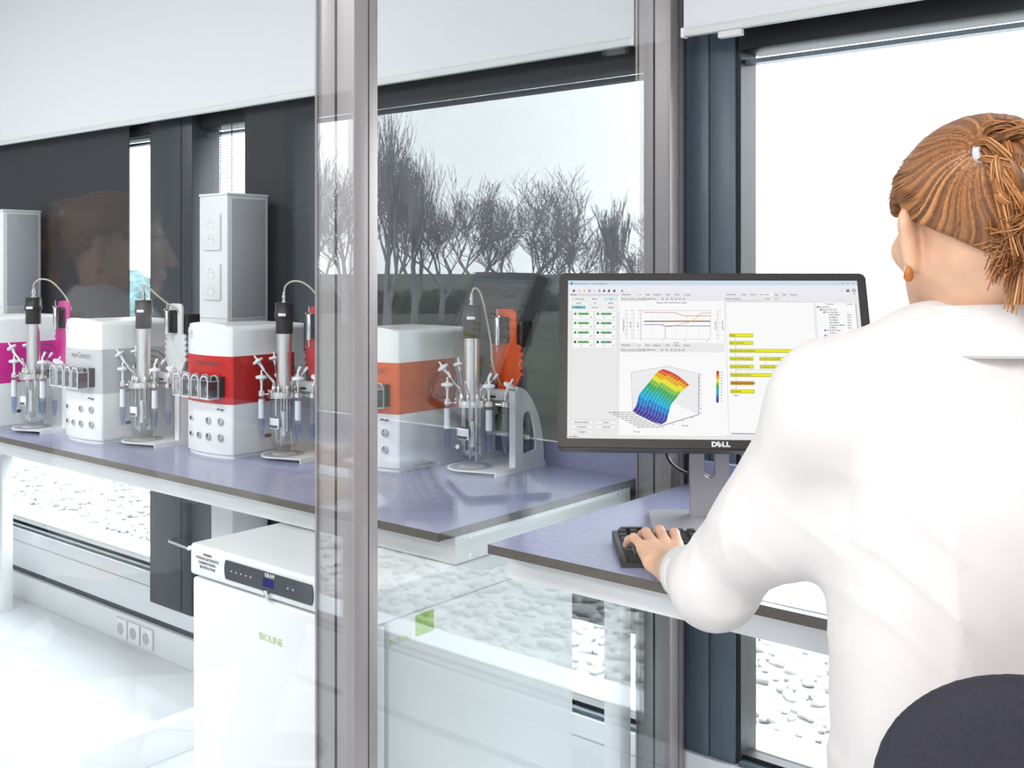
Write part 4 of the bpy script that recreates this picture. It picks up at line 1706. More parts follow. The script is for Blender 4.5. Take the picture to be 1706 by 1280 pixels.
SHL, SHR = np.array([0.362, 1.185, 1.222]), np.array([0.668, 1.150, 1.222])
ELL, ELR = np.array([0.2560, 1.345, 0.977]), np.array([0.790, 1.330, 0.972])
WRL, WRR = np.array([0.2345, 1.590, 0.934]), np.array([0.615, 1.575, 0.948])


def body_sdf(P):
    d = sd_ell(P, (0.515, 1.165, 1.13), (0.150, 0.098, 0.17))
    d = smin(d, sd_ell(P, (0.52, 1.165, 0.93), (0.125, 0.095, 0.17)), 0.06)
    d = smin(d, sd_ell(P, (0.52, 1.16, 0.74), (0.165, 0.12, 0.13)), 0.06)
    d = smin(d, sd_cap(P, SHL, SHR, 0.052), 0.06)
    for (S, E_, W_) in ((SHL, ELL, WRL), (SHR, ELR, WRR)):
        d = smin(d, sd_cap(P, S, E_, 0.043, 0.034), 0.03)
        d = smin(d, sd_cap(P, E_, W_, 0.034, 0.0225), 0.02)
    return d


def hand_sdf(side, W_, E_, yaw, pitch):
    """side +1: left hand, thumb on the right"""
    cy, sy, cp, sp = math.cos(yaw), math.sin(yaw), math.cos(pitch), math.sin(pitch)
    A = np.array([[cy, -sy, 0], [sy, cy, 0], [0, 0, 1]]) @ np.array([[1, 0, 0], [0, cp, -sp], [0, sp, cp]])
    fing = []
    for (x, y, sc, sp_, lift) in ((0.0285, 0.086, 0.96, 5, 0.0), (0.0095, 0.090, 1.07, 0, 0.002), (-0.0100, 0.086, 1.0, -6, 0.001), (-0.0280, 0.076, 0.82, -15, -0.001)):
        a = R(sp_)
        dx, dy = math.sin(a), math.cos(a)
        L = [0.042 * sc, 0.026 * sc, 0.021 * sc]
        p = [np.array([x * 0.8, y - 0.035, 0.002]), np.array([x, y, 0.006 + lift])]
        for l, dz in zip(L, (0.10, -0.42, -0.72)):
            h = math.sqrt(max(0.05, 1 - dz * dz))
            p.append(p[-1] + np.array([dx * h, dy * h, dz]) * l)
        fing.append((p, (0.010, 0.0092, 0.0080, 0.0072, 0.0060) if sc > 0.9 else (0.009, 0.0082, 0.0070, 0.0063, 0.0053)))

    def fn(P):
        q = (P - W_) @ A
        if side < 0:
            q = q * np.array([-1, 1, 1])
        d = sd_rbox(q, (0.0, 0.046, 0.0), (0.0365, 0.042, 0.0125), 0.0115)
        d = smin(d, sd_ell(q, (0.024, 0.022, -0.006), (0.016, 0.026, 0.013)), 0.015)
        d = smin(d, sd_cap(q, (0, -0.02, 0.0), (0, 0.02, 0.0), 0.0215, 0.020), 0.02)
        fo = None
        for (p, r) in fing:
            f_ = sd_cap(q, p[0], p[1], r[0], r[1])
            for i in range(1, 4):
                f_ = smin(f_, sd_cap(q, p[i], p[i + 1], r[i], r[i + 1]), 0.003)
            fo = f_ if fo is None else np.minimum(fo, f_)
        d = smin(d, fo, 0.006)
        th = [np.array([0.026, 0.018, -0.006]), np.array([0.045, 0.045, -0.010]), np.array([0.049, 0.072, -0.015]), np.array([0.046, 0.094, -0.020])]
        for i, (r0, r1) in enumerate(((0.013, 0.0105), (0.0100, 0.0088), (0.0086, 0.0068))):
            d = smin(d, sd_cap(q, th[i], th[i + 1], r0, r1), 0.005)
        return smin(d, sd_cap(P, W_ + (E_ - W_) * 0.45, W_, 0.029, 0.0225), 0.015)
    tips = []
    for (p, r) in fing:
        m = (p[3] + p[4]) / 2 + np.array([0, 0.004, 0])
        d = p[4] - p[3]
        d = d / np.linalg.norm(d)
        up = np.array([0, 0, 1.0])
        nrm = up - d * d.dot(up)
        nrm /= np.linalg.norm(nrm)
        c = m + nrm * (r[4] + 0.0002)
        if side < 0:
            c = c * np.array([-1, 1, 1])
            d = d * np.array([-1, 1, 1])
            nrm = nrm * np.array([-1, 1, 1])
        tips.append((c @ A.T + W_, d @ A.T, nrm @ A.T))
    return fn, tips


parts_v, parts_f = [], []
off = 0


def addm(V, F):
    global off
    parts_v.append(V - PB)
    parts_f.append(F + off)
    off += len(V)


addm(*grid_mesh(head_sdf, (0.385, 1.055, 1.235), (0.615, 1.315, 1.57), 0.0026))
addm(*grid_mesh(body_sdf, (0.16, 1.0, 0.58), (0.86, 1.66, 1.30), 0.0085))
hl, tl = hand_sdf(1, WRL, ELL, R(2), R(3))
hr, tr2 = hand_sdf(-1, WRR, ELR, R(8), R(-2))
addm(*grid_mesh(hl, (0.165, 1.47, 0.89), (0.31, 1.80, 1.0), 0.0019))
addm(*grid_mesh(hr, (0.53, 1.46, 0.90), (0.69, 1.79, 1.0), 0.0024))
body = link('body', np_mesh('body', np.concatenate(parts_v), np.concatenate(parts_f), M_skin), per)

bm = BM()
for (c, d, n_) in tl + tr2:
    c = Vector(c - PB)
    z = Vector(n_)
    y = Vector(d)
    x = y.cross(z)
    Mt = Matrix((x, y, z)).transposed().to_4x4()
    bmesh.ops.create_icosphere(bm, subdivisions=1, radius=1.0, matrix=Matrix.Translation(c) @ Mt @ Matrix.Diagonal((0.0040, 0.0052, 0.0010, 1)))
obj('fingernails', bm, mat('nail_pink', (0.80, 0.50, 0.42), 0.25, var=0.02), body, True, 180)
# eyes and brows
for s in (-1, 1):
    bm = BM()
    bmesh.ops.create_uvsphere(bm, u_segments=14, v_segments=10, radius=0.0115, matrix=Matrix.Translation(Vector(from_head((s * 0.032, 0.0785, 0.004)) - PB)))
    e_ = obj('eye', bm, mat('eye_white', (0.8, 0.8, 0.78), 0.1, var=0.02), body, True, 180)
    bm = BM()
    bmesh.ops.create_uvsphere(bm, u_segments=12, v_segments=8, radius=0.0055, matrix=Matrix.Translation(Vector(from_head((s * 0.032, 0.0855, 0.003)) - PB)))
    obj('iris', bm, mat('iris_brown', (0.08, 0.05, 0.03), 0.1), e_, True, 180)
    bm = BM()
    add_tube(bm, smooth_path([Vector(from_head((s * x, y, z)) - PB) for (x, y, z) in ((0.016, 0.088, 0.022), (0.032, 0.086, 0.027), (0.048, 0.074, 0.021))], 4), 0.0026, 6, 0.0012)
    obj('eyebrow', bm, mat('brow_brown', (0.16, 0.08, 0.03), 0.7), body, True)
# earrings
for s in (-1, 1):
    bm = BM()
    p = Vector(from_head((s * 0.0835, -0.020, -0.056)) - PB)
    add_lathe(bm, [(0.001, 0.010), (0.0018, 0.008), (0.0024, 0.005), (0.0050, -0.003), (0.0054, -0.008), (0.0032, -0.012), (0.001, -0.013)], 14, 'Z', p)
    obj('earring', bm, mat('amber_earring', (0.42, 0.13, 0.02), 0.2, var=0.1), per, True, label='small amber drop earring')

# ---- hair: cap swept back to the tie, strands, loose tail
ET = np.array([-0.044, -0.108, 0.050])
ax = (ET - SK_C) / np.linalg.norm(ET - SK_C)
u1 = np.cross(ax, [0, 0, 1.0])
u1 /= np.linalg.norm(u1)
u2 = np.cross(ax, u1)
hrng = np.random.default_rng(21)
kk = hrng.integers(9, 120, 40)
ph = hrng.uniform(0, 2 * PI, 40)
am = 1.0 / np.sqrt(kk)


def strand_val(q):
    d = q - SK_C
    phi = np.arctan2(d @ u2, d @ u1)
    dist = np.linalg.norm(q - ET, axis=-1)
    phi = phi + 0.10 * np.sin(dist * 60)
    s = np.zeros(phi.shape)
    for a_, k_, p_ in zip(am, kk, ph):
        s = s + a_ * np.sin(k_ * phi + p_ + 3.0 * dist * (k_ % 3))
    return s / am.sum() * 4.0


def hairline(y):
    return np.interp(y, [-0.12, -0.085, -0.055, -0.030, -0.004, 0.010, 0.022, 0.050, 0.085], [-0.060, -0.052, -0.030, -0.004, 0.022, 0.026, 0.006, 0.040, 0.072])


def hair_sdf(P):
    q = to_head(P)
    d = sd_ell(q, SK_C, SK_R + 0.0105)
    d = smin(d, sd_ell(q, SK_C + np.array([0, -0.02, 0.012]), SK_R + np.array([0.006, 0.004, 0.006])), 0.02)
    near = np.exp(-(np.linalg.norm(q - ET, axis=-1) / 0.035) ** 2)
    d = d - 0.010 * near - 0.0009 * strand_val(q) * (1 - 0.5 * near)
    side = np.abs(q[..., 0])
    nape = np.clip((-0.03 - q[..., 1]) / 0.06, 0, 1) * np.minimum((side / 0.06) ** 2, 1.6) * 0.020
    d = smax(d, (hairline(q[..., 1]) + nape - q[..., 2]), 0.008)
    return smax(d, -(sd_ell(q, SK_C, SK_R - 0.006)), 0.002)


V, F = grid_mesh(hair_sdf, (0.385, 1.03, 1.33), (0.62, 1.30, 1.58), 0.0023)
hm = np_mesh('hair', V - PB, F, M_hair)
sv_ = np.clip(0.46 + 0.40 * strand_val(to_head(V)) + 0.05 * hrng.standard_normal(len(V)), 0, 1)
a_ = hm.attributes.new('strand', 'FLOAT', 'POINT')
a_.data.foreach_set('value', sv_.astype(np.float32))
hair = link('hair', hm, per)


def strands_mesh(name, paths, rad, parent):
    bm = BM()
    vals = []
    for (pts, val, rr) in paths:
        n0 = len(bm.verts)
        add_tube(bm, pts, (lambda t, rr=rr: rr * (0.35 + 0.65 * math.sin(PI * min(1, 0.15 + 0.85 * (1 - t))))), 4, cap=False)
        vals += [val] * (len(bm.verts) - n0)
    me = bpy.data.meshes.new(name)
    bm.to_mesh(me)
    bm.free()
    me.materials.append(M_hair)
    at2 = me.attributes.new('strand', 'FLOAT', 'POINT')
    at2.data.foreach_set('value', np.array(vals, np.float32))
    me.shade_smooth()
    o = link(name, me, parent)
    o['kind'] = 'stuff'
    return o


rnd = random.Random(4)
paths = []
Re = SK_R + 0.0148
while len(paths) < 1700:
    d = np.array([rnd.gauss(0, 1), rnd.gauss(0, 1), rnd.gauss(0.3, 1)])
    d /= np.linalg.norm(d)
    p = SK_C + d * Re
    hlz = float(hairline(p[1])) + float(np.clip((-0.03 - p[1]) / 0.06, 0, 1)) * min((p[0] / 0.06) ** 2, 1.6) * 0.020
    if p[2] < hlz + 0.004:
        continue
    d1 = (p - SK_C) / Re
    d2 = (ET - SK_C) / Re
    d2 /= np.linalg.norm(d2)
    om = math.acos(np.clip(d1.dot(d2), -1, 1))
    if om < 0.35:
        continue
    pts = []
    lift = rnd.uniform(-0.001, 0.0016) - (0.002 if p[1] > 0.03 else 0)
    for i in range(9):
        t = i / 8
        dd = (math.sin((1 - t) * om) * d1 + math.sin(t * om) * d2) / math.sin(om)
        bow = 0.006 * math.sin(PI * t)
        q = SK_C + dd * (Re + lift) + np.array([0, 0, -bow])
        pts.append(Vector(from_head(q) - PB))
    ok = all(float(hairline(to_head(np.array(p_) + PB)[1])) < to_head(np.array(p_) + PB)[2] + 0.004 for p_ in pts)
    if not ok:
        continue
    paths.append((pts, min(1, max(0, rnd.gauss(0.5, 0.24))), rnd.uniform(0.0004, 0.0010)))
strands_mesh('swept_strands', paths, 0.001, hair)

paths = []
g = lambda s: rnd.gauss(0, s)
for lk_ in range(34):
    kind = rnd.random()
    a = rnd.uniform(0, 2 * PI)
    p0 = ET + np.array([0.009 * math.cos(a), 0.002, 0.009 * math.sin(a)])
    if kind < 0.42:        # loops out to the right, then falls
        P_ = [p0, p0 + np.array([0.016 + g(0.005), -0.016 + g(0.005), 0.010 + g(0.007)]), ET + np.array([0.052 + g(0.014), -0.032 + g(0.009), 0.006 + g(0.012)]),
              ET + np.array([0.062 + g(0.018), -0.034 + g(0.010), -0.042 + g(0.016)]), ET + np.array([0.048 + g(0.020), -0.022 + g(0.010), -0.105 + g(0.024)])]
    elif kind < 0.84:      # falls beside the nape
        P_ = [p0, p0 + np.array([0.008 + g(0.004), -0.016 + g(0.004), -0.002 + g(0.005)]), ET + np.array([0.016 + g(0.009), -0.030 + g(0.006), -0.030 + g(0.010)]),
              ET + np.array([0.024 + g(0.012), -0.026 + g(0.008), -0.072 + g(0.012)]), ET + np.array([0.020 + g(0.014), -0.014 + g(0.008), -0.108 + g(0.016)])]
    else:
        P_ = [p0, p0 + np.array([0.02 + g(0.005), -0.012 + g(0.005), 0.014 + g(0.005)]), ET + np.array([0.05 + g(0.010), -0.018 + g(0.008), 0.020 + g(0.007)]),
              ET + np.array([0.080 + g(0.010), -0.020 + g(0.008), 0.004 + g(0.010)]), ET + np.array([0.086 + g(0.016), -0.02 + g(0.010), -0.05 + g(0.024)])]
    tone = rnd.gauss(0.56, 0.14)
    for i in range(30):
        o_ = np.array([g(0.0026), g(0.0026), g(0.0026)])
        Q_ = [p_ + o_ * (0.4 + 0.25 * j) + (np.array([g(0.004), g(0.004), g(0.006)]) if j == 4 else 0) for j, p_ in enumerate(P_)]
        pts = smooth_path([Vector(from_head(p_) - PB) for p_ in Q_], 4)
        paths.append((pts, min(1, max(0, tone + g(0.14))), rnd.uniform(0.0006, 0.0014)))
strands_mesh('ponytail', paths, 0.001, hair)


def core_sdf(P):
    q = to_head(P)
    d = sd_ell(q, ET + np.array([0.050, -0.026, -0.028]), (0.036, 0.022, 0.050))
    return smin(d, sd_cap(q, ET, ET + np.array([0.03, -0.024, -0.03]), 0.010, 0.018), 0.02) - 0.002 * np.sin(q[..., 0] * 500 + q[..., 2] * 120)


V, F = grid_mesh(core_sdf, (0.42, 0.99, 1.36), (0.66, 1.16, 1.56), 0.003)
cm = np_mesh('ponytail_core', V - PB, F, M_hair)
a_ = cm.attributes.new('strand', 'FLOAT', 'POINT')
a_.data.foreach_set('value', np.clip(0.3 + 0.25 * np.sin(V[:, 0] * 700 + V[:, 2] * 90), 0, 1).astype(np.float32))
link('ponytail_core', cm, hair)
bm = BM()
tdir = Vector((0.35, -0.9, 0.1)).normalized()
Mr = tdir.to_track_quat('Z', 'Y').to_matrix()
add_lathe(bm, [(0.0125, -0.004), (0.0150, -0.003), (0.0158, 0.0), (0.0150, 0.004), (0.0125, 0.005)], 20, 'Z', Vector(from_head(ET + np.array([0.004, -0.006, 0.0])) - PB), False, Mr)
obj('hair_tie', bm, mat('hair_tie_pale', (0.55, 0.58, 0.68), 0.4, var=0.05), hair, True, label='pale hair tie')

# ---- shirt
wr = np.random.default_rng(5)


def ridge(v, p=3):
    return (1 - np.abs(np.sin(v))) ** p


def folds(P):
    x, y, z = P[..., 0], P[..., 1], P[..., 2]
    w = np.clip((1.20 - z) / 0.30, 0, 1)
    f = -0.0060 * w * ridge(21 * x + 5.0 * z + 0.9 * np.sin(7 * z + 1.0) + 0.4, 4)
    f = f - 0.0034 * w * ridge(37 * x - 9.0 * z + 1.2 * np.sin(9 * z + 6 * x), 4)
    # fine drag lines from the sleeve seam
    q = np.exp(-(((x - 0.40) / 0.06) ** 2 + ((z - 1.09) / 0.09) ** 2))
    f = f - 0.0040 * q * ridge(48 * z + 22 * x + 0.8 * np.sin(30 * x), 3)
    return f


def sleeve_folds(P, S, E_, W_):
    ab = E_ - S
    L = np.linalg.norm(ab)
    d = ab / L
    e1 = np.cross(d, [0, 0, 1.0])
    e1 = e1 / np.linalg.norm(e1)
    e2 = np.cross(d, e1)
    q = P - S
    t = (q @ d) / L
    phi = np.arctan2(q @ e2, q @ e1)
    m = np.clip(t / 0.2, 0, 1) * np.clip((1.15 - t) / 0.2, 0, 1)
    n_ = -0.0032 * m * ridge(1.5 * phi + 3.2 * t + 0.6 * np.sin(9 * t), 4)
    el = np.exp(-((t - 0.95) / 0.16) ** 2)
    return n_ - 0.0036 * el * ridge(13 * t + 1.0 * np.sin(2 * phi) + 0.7, 3)


CUL = WRL + (ELL - WRL) * 0.47
CUR = WRR + (ELR - WRR) * 0.47


def shirt_sdf(P):
    d = sd_ell(P, (0.517, 1.165, 1.12), (0.166, 0.122, 0.20))
    d = smin(d, sd_cap(P, (0.465, 1.168, 0.98), (0.585, 1.165, 0.98), 0.108), 0.06)
    d = smin(d, sd_rbox(P, (0.527, 1.165, 0.80), (0.164, 0.130, 0.17), 0.10), 0.07)
    d = smin(d, sd_cap(P, SHL, SHR, 0.064), 0.06)
    d = smin(d, sd_cap(P, (0.452, 1.150, 1.283), SHL + np.array([0.0, 0, 0.012]), 0.046, 0.056), 0.04)
    d = smin(d, sd_cap(P, (0.455, 1.140, 1.270), (0.570, 1.140, 1.270), 0.066), 0.04)
    d = smin(d, sd_cap(P, (0.575, 1.145, 1.283), SHR + np.array([0.0, 0, 0.012]), 0.046, 0.056), 0.04)
    d = d + folds(P)
    for (S, E_, W_, C_) in ((SHL, ELL, WRL, CUL), (SHR, ELR, WRR, CUR)):
        arm = sd_cap(P, S, E_, 0.063, 0.049) + sleeve_folds(P, S, E_, W_)
        fore = sd_cap(P, E_, C_, 0.050, 0.037)
        dirn = (W_ - E_) / np.linalg.norm(W_ - E_)
        fore = smax(fore, (P - C_) @ dirn - 0.012, 0.004)
        fore = smax(fore, -sd_cap(P, C_ - dirn * 0.04, W_ + dirn * 0.05, 0.029, 0.034), 0.004)
        arm = smin(arm, fore - 0.0024 * ridge(40 * P[..., 1] + 30 * P[..., 2], 3), 0.03)
        d = smin(d, arm, 0.045)
    # loose cloth hanging from the upper arms to the sides
    d = smin(d, sd_cap(P, (0.306, 1.268, 1.056), (0.378, 1.200, 1.088), 0.044, 0.048) - 0.003 * ridge(30 * P[..., 0] + 40 * P[..., 2], 3), 0.05)
    d = smin(d, sd_cap(P, (0.731, 1.258, 1.056), (0.656, 1.190, 1.088), 0.044, 0.048), 0.05)
    # seam where the sleeve is set in, yoke seam across the back
    sm = np.abs(P[..., 0] - (0.352 + 0.10 * (1.25 - P[..., 2]) * 0.35))
    d = d + 0.0018 * np.exp(-(sm / 0.004) ** 2) * (P[..., 2] > 1.08) * (P[..., 1] < 1.2)
    d = d + 0.0012 * np.exp(-((P[..., 2] - 1.205 - 0.03 * np.abs(P[..., 0] - 0.515)) / 0.0035) ** 2) * (P[..., 1] < 1.15) * (np.abs(P[..., 0] - 0.515) < 0.16)
    return smax(d, -sd_cap(P, (0.506, 1.150, 1.385), (0.500, 1.150, 1.46), 0.060), 0.006)


V, F = grid_mesh(shirt_sdf, (0.165, 0.99, 0.64), (0.88, 1.62, 1.36), 0.0046)
sh = link('shirt', np_mesh('shirt', V - PB, F, M_shirt), per)
# collar: stand and turned-down leaf
bm = BM()
rings = []
for (dr, dz) in ((0.000, 0.0), (0.001, 0.026), (0.004, 0.034), (0.008, 0.034), (0.014, 0.018), (0.026, -0.016), (0.023, -0.019), (0.010, 0.012)):
    ring = []
    for i in range(49):
        a = R(105 + 330 * i / 48 + 0)
        rx, ry = 0.0635 + dr, 0.0640 + dr
        back = -math.sin(a)
        x = 0.508 + rx * math.cos(a)
        y = 1.148 + ry * math.sin(a) - (0.006 * back if dr > 0.01 else 0)
        z = 1.302 + dz + 0.006 * back - 0.012 * max(0, math.sin(a))
        ring.append(bm.verts.new((x - PB[0], y - PB[1], z)))
    rings.append(ring)
for k in range(len(rings)):
    for i in range(48):
        r0, r1 = rings[k], rings[(k + 1) % len(rings)]
        bm.faces.new((r0[i], r0[i + 1], r1[i + 1], r1[i]))
obj('collar', bm, M_shirt, sh, True, 60)
# cuff edges
for (C_, W_, E_) in ((CUL, WRL, ELL), (CUR, WRR, ELR)):
    dirn = Vector((W_ - E_) / np.linalg.norm(W_ - E_))
    Mr = dirn.to_track_quat('Z', 'Y').to_matrix()
    bm = BM()
    add_lathe(bm, [(0.0375, -0.036), (0.0405, -0.034), (0.0390, 0.010), (0.0375, 0.014), (0.0335, 0.014), (0.0320, 0.008), (0.0330, -0.02)], 32, 'Z', Vector(C_ - PB), False, Mr)
    obj('cuff', bm, M_shirt, sh, True, 60)


# ---- trousers and shoes (below the frame)
def legs_sdf(P):
    d = sd_rbox(P, (0.52, 1.16, 0.70), (0.170, 0.125, 0.085), 0.08)
    for x in (0.44, 0.60):
        d = smin(d, sd_cap(P, (x, 1.17, 0.695), (x - 0.01, 1.50, 0.585), 0.082, 0.062), 0.04)
        d = smin(d, sd_cap(P, (x - 0.01, 1.50, 0.585), (x, 1.42, 0.30), 0.060, 0.045), 0.02)
    return d


V, F = grid_mesh(legs_sdf, (0.30, 0.99, 0.20), (0.74, 1.68, 0.82), 0.011)
link('trousers', np_mesh('trousers', V - PB, F, mat('trousers_grey', (0.07, 0.075, 0.09), 0.8, var=0.1)), per)


def shoes_sdf(P):
    d = None
    for x in (0.44, 0.60):
        s = sd_cap(P, (x, 1.41, 0.285), (x, 1.58, 0.268), 0.036, 0.030)
        s = smax(s, 0.245 - P[..., 2], 0.006)
        d = s if d is None else np.minimum(d, s)
    return d


V, F = grid_mesh(shoes_sdf, (0.38, 1.34, 0.22), (0.66, 1.64, 0.34), 0.007)
link('shoes', np_mesh('shoes', V - PB, F, mat('shoe_black', (0.02, 0.02, 0.02), 0.4)), per)

# ================================================================== office chair
cx_, cy_ = cw(0.575, 1.13)
ch = thing('office_chair', 'dark navy padded swivel chair behind the seated woman', 'chair', (cx_, cy_, 0), TH)
M_navy = mat('navy_upholstery', (0.020, 0.019, 0.030), 0.85, var=0.15, scale=250, bump=0.25, bscale=900)


def back_sdf(P):
    x, y, z = P[..., 0], P[..., 1], P[..., 2]
    yc = -0.195 + 0.10 * (x / 0.24) ** 2 * 0.55
    q = np.stack([np.abs(x) - (0.24 - 0.12), np.zeros_like(x), np.abs(z - 0.79) - (0.226 - 0.12)], -1)
    d2 = np.sqrt((np.maximum(q, 0) ** 2).sum(-1)) + np.minimum(np.maximum(q[..., 0], q[..., 2]), 0) - 0.12
    return smax(d2, np.abs(y - yc) - 0.024, 0.030)


V, F = grid_mesh(back_sdf, (-0.29, -0.26, 0.54), (0.29, -0.06, 1.06), 0.006)
link('backrest', np_mesh('backrest', V, F, M_navy), ch)
bm = BM()
add_box(bm, -0.235, 0.235, -0.10, 0.30, 0.545, 0.61, bev=0.03, seg=3)
obj('seat', bm, M_navy, ch, True)
bm = BM()
add_tube(bm, smooth_path([(0, 0.02, 0.53), (0, -0.16, 0.53), (0, -0.245, 0.58), (0, -0.25, 0.78)], 5), 0.018, 8)
obj('back_bar', bm, M_blackp, ch, True)
bm = BM()
add_cyl(bm, (0, 0.04, 0.09), (0, 0.04, 0.54), 0.024, seg=18)
obj('gas_column', bm, M_steel, ch, True)
bm = BM()
add_tube(bm, [(0.26 * math.cos(2 * PI * k / 32), 0.04 + 0.26 * math.sin(2 * PI * k / 32), 0.232) for k in range(33)], 0.011, 8, cap=False)
for k in range(4):
    add_cyl(bm, (0.02 * math.cos(k * PI / 2), 0.04 + 0.02 * math.sin(k * PI / 2), 0.232), (0.255 * math.cos(k * PI / 2), 0.04 + 0.255 * math.sin(k * PI / 2), 0.232), 0.007, seg=8)
obj('foot_ring', bm, M_steel, ch, True)
for k in range(5):
    a = 2 * PI * k / 5 + 0.3
    c, s = math.cos(a), math.sin(a)
    bm = BM()
    add_tube(bm, [(0, 0.04, 0.10), (0.30 * c, 0.04 + 0.30 * s, 0.065)], 0.02, 8, 0.013)
    lg = obj('base_arm', bm, M_blackp, ch, True)
    bm = BM()
    add_cyl(bm, (0.30 * c - 0.012 * s, 0.04 + 0.30 * s + 0.012 * c, 0.028), (0.30 * c + 0.012 * s, 0.04 + 0.30 * s - 0.012 * c, 0.028), 0.028, seg=14)
    add_cyl(bm, (0.30 * c, 0.04 + 0.30 * s, 0.028), (0.30 * c, 0.04 + 0.30 * s, 0.07), 0.006, seg=8)
    obj('castor', bm, M_blackp, lg, True)
# ================================================================== outdoors
rng = np.random.default_rng(7)
random.seed(5)
M_gravel = mat('pale_gravel', (0.36, 0.355, 0.345), 0.9, var=0.25, scale=6, bump=0.4)
M_grass = mat('winter_grass', (0.045, 0.052, 0.034), 0.95, var=0.4, scale=0.6)
M_stone = mat('pale_stone', (0.40, 0.395, 0.39), 0.85, var=0.3, scale=9)
M_tuft = mat('tuft_green', (0.30, 0.33, 0.12), 0.8, var=0.3)
struct(boxo('ground', (-60, 70, 2.37, 6.2, -0.6, -0.32), M_gravel))
struct(boxo('ground_lawn', (3.5, 190, 6.2, 190, -0.6, -0.34), M_grass))
struct(boxo('ground_hazed', (-150, 3.5, 6.2, 190, -0.6, -0.34), mat('ground_haze_tone', (0.40, 0.40, 0.40), 0.9, var=0.06, scale=0.5)))  # pale colour stands in for haze whitening the far ground

# bank of loose stones: uncountable
V0 = np.array([(0, 0, 1), (.894, 0, .447), (.276, .851, .447), (-.724, .526, .447), (-.724, -.526, .447), (.276, -.851, .447), (.724, .526, -.447), (-.276, .851, -.447), (-.894, 0, -.447), (-.276, -.851, -.447), (.724, -.526, -.447), (0, 0, -1)])
F0 = np.array([(0, 1, 2), (0, 2, 3), (0, 3, 4), (0, 4, 5), (0, 5, 1), (1, 6, 2), (2, 7, 3), (3, 8, 4), (4, 9, 5), (5, 10, 1), (6, 7, 2), (7, 8, 3), (8, 9, 4), (9, 10, 5), (10, 6, 1), (11, 7, 6), (11, 8, 7), (11, 9, 8), (11, 10, 9), (11, 6, 10)])
NR = 15000
pos = np.stack([rng.uniform(-13, 3.5, NR), 2.45 + 3.9 * rng.uniform(0, 1, NR) ** 1.2, np.full(NR, -0.31)], 1)
sz = rng.uniform(0.012, 0.036, NR) * (1 + 0.25 * (pos[:, 1] - 2.4) / 3)
sc3 = sz[:, None] * rng.uniform(0.7, 1.35, (NR, 3)) * np.array([1, 1, 0.7])
jit = 1 + 0.22 * rng.standard_normal((NR, 12, 1))
ang = rng.uniform(0, 2 * PI, NR)
v = V0[None] * jit * sc3[:, None, :]
c, s = np.cos(ang)[:, None], np.sin(ang)[:, None]
v = np.stack([v[..., 0] * c - v[..., 1] * s, v[..., 0] * s + v[..., 1] * c, v[..., 2]], -1) + pos[:, None, :]
fa = (F0[None] + 12 * np.arange(NR)[:, None, None]).reshape(-1, 3)
st = link('stones', np_mesh('stones', v.reshape(-1, 3), fa, M_stone, False))
tag(st, 'bank of loose pale stones on the ground outside the windows', 'stones', kind='stuff')

# grass tufts along the facade
NT = 2600
base = np.stack([rng.uniform(-9, 2.5, NT), rng.uniform(2.40, 2.95, NT), np.full(NT, -0.32)], 1)
keep = (np.sin(base[:, 0] * 5.1) + 0.6 * np.sin(base[:, 0] * 13) > 0.1)
base = base[keep]
n = len(base)
a = rng.uniform(0, 2 * PI, n)
h = rng.uniform(0.04, 0.13, n)
w = 0.004
tip = base + np.stack([0.4 * h * np.cos(a), 0.4 * h * np.sin(a), h], 1)
l = base + np.stack([-np.sin(a) * w, np.cos(a) * w, 0 * a], 1)
r_ = base - np.stack([-np.sin(a) * w, np.cos(a) * w, 0 * a], 1)
vv = np.stack([l, r_, tip], 1).reshape(-1, 3)
tag(link('grass_tufts', np_mesh('grass_tufts', vv, np.arange(3 * n).reshape(-1, 3), M_tuft, False)), 'tufts of thin yellow green grass along the window sill outside', 'grass', kind='stuff')

# bare winter trees: seen mirrored in the partition glass
M_bark = mat('bare_bark', (0.36, 0.345, 0.36), 0.9, var=0.2)


def tree(label, x, y, H, spread, seed, poplar=False):
    rnd = random.Random(seed)
    bm = BM()
    tw = []

    def grow(p, d, L, r, lev):
        q = p + d * L
        mid = p + d * L * 0.5 + Vector((rnd.uniform(-1, 1), rnd.uniform(-1, 1), rnd.uniform(-0.5, 1))) * L * 0.06
        tw.append((p, mid, q, r, lev))
        if lev >= 7:
            return
        n = 3 if lev < 5 else 2
        for k in range(n):
            ax = Vector((rnd.uniform(-1, 1), rnd.uniform(-1, 1), rnd.uniform(-0.2, 0.7))).normalized()
            up = Vector((0, 0, 1))
            dd = (d * (1.3 if poplar else 0.85) + ax * spread + up * (0.55 if poplar else 0.22)).normalized()
            st_ = p.lerp(q, rnd.uniform(0.25, 1.0) if k else 1.0)
            grow(st_, dd, L * rnd.uniform(0.70, 0.92), r * 0.58, lev + 1)
    grow(Vector((0, 0, 0)), Vector((0, 0, 1)), H * 0.24, H * 0.022, 0)
    tr_ = thing('bare_tree', label, 'tree', (x, y, -0.35), 0, 'bare trees beyond the lawn')
    b1, b2 = BM(), BM()
    for (p, m_, q, r, lev) in tw:
        add_tube(b1 if lev < 3 else b2, [p, m_, q], max(r, 0.0075), 3 if lev >= 2 else 7, max(r * 0.6, 0.005), cap=False)
    obj('trunk', b1, M_bark, tr_, True, 180)
    obj('twigs', b2, M_bark, tr_)
    return tr_


def mirror_spot(px, F):
    r = (px - 853) / 1773.0
    return (-2.48 + F * (0.6401 - 0.7683 * r), F * (0.6401 * r + 0.7683))


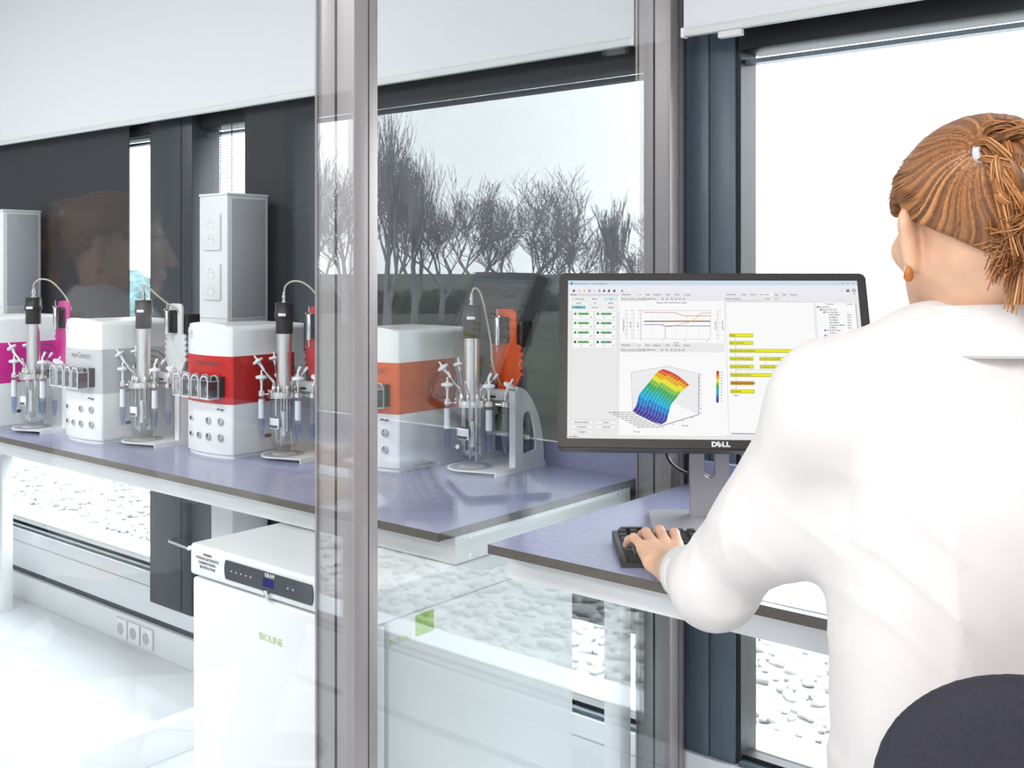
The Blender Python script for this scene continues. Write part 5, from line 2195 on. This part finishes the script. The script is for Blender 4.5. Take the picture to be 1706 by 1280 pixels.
for k, (px, F, H, sp, pop) in enumerate(((645, 30, 5.6, 0.62, True), (690, 32, 4.9, 0.62, True), (735, 34, 3.6, 0.95, False), (800, 30, 3.6, 0.9, False), (880, 31, 3.9, 0.95, False), (950, 33, 3.2, 0.95, False), (1012, 29, 2.9, 0.42, True), (1075, 34, 3.2, 0.95, False), (575, 33, 4.4, 0.9, False), (520, 31, 4.8, 0.62, True))):
    x, y = mirror_spot(px, F)
    tree(['tall slender bare tree reflected in the glass, next to the partition post', 'slender bare tree with upright branches reflected right of the tallest one', 'low wide bare tree reflected between the slender pair and the forked tree',
          'forked bare tree reflected above the orange bracket', 'round crowned bare tree reflected left of the monitor top', 'low bare tree reflected over the monitor\'s left corner', 'narrow pole like bare tree reflected near the far partition post',
          'bare tree reflected across the far partition post', 'broad bare tree reflected faintly over the near partition post', 'upright bare tree reflected left of the near partition post'][k], x, y, H * (1.13 if pop else 1.3), sp, 11 + k, pop)

# low dark hedge and fence beyond the lawn
M_hedge = mat('hedge_dark', (0.035, 0.042, 0.032), 0.95, var=0.4, scale=3, bump=0.8)
for k, (px, F, W, H, lb) in enumerate(((700, 40, 9.0, 0.85, 'low dark hedge reflected beneath the slender bare trees'), (950, 42, 12.0, 0.75, 'low dark hedge reflected behind the monitor\'s upper left corner'))):
    x, y = mirror_spot(px, F)
    bm = BM()
    bmesh.ops.create_grid(bm, x_segments=60, y_segments=8, size=0.5)
    rr = random.Random(3 + k)
    for v_ in bm.verts:
        t = v_.co.y + 0.5
        a_ = t * PI
        xx = v_.co.x * W
        bulge = 1 + 0.18 * rr.uniform(-1, 1)
        v_.co = Vector((xx, math.cos(a_) * 0.6 * bulge, math.sin(a_) * H * bulge + 0.0))
    o = tag(obj('hedge', bm, M_hedge), lb, 'hedge', 'hedges beyond the lawn')
    o.location = (x, y, -0.36)
    o.rotation_euler = (0, 0, -TH)

# far blue green bushes seen through the slot between the screens
for k, (x, y, s, lb) in enumerate(((-27.5, 16.0, 1.0, 'rounded bush outside seen in the narrow window slot'), (-33.0, 19.2, 1.25, 'bigger bush outside farther off in the narrow window slot'))):
    bm = BM()
    bmesh.ops.create_icosphere(bm, subdivisions=3, radius=1.0)
    rr = random.Random(40 + k)
    for v_ in bm.verts:
        v_.co *= 1 + 0.16 * rr.uniform(-1, 1)
        v_.co.z = v_.co.z * 0.75 + 0.55
        v_.co *= s
    o = tag(obj('bush', bm, mat('bush_bluegreen', (0.07, 0.12, 0.13), 0.9, var=0.4, scale=4)), lb, 'bush', 'bushes outside the slot')
    o.location = (x, y, -0.36)
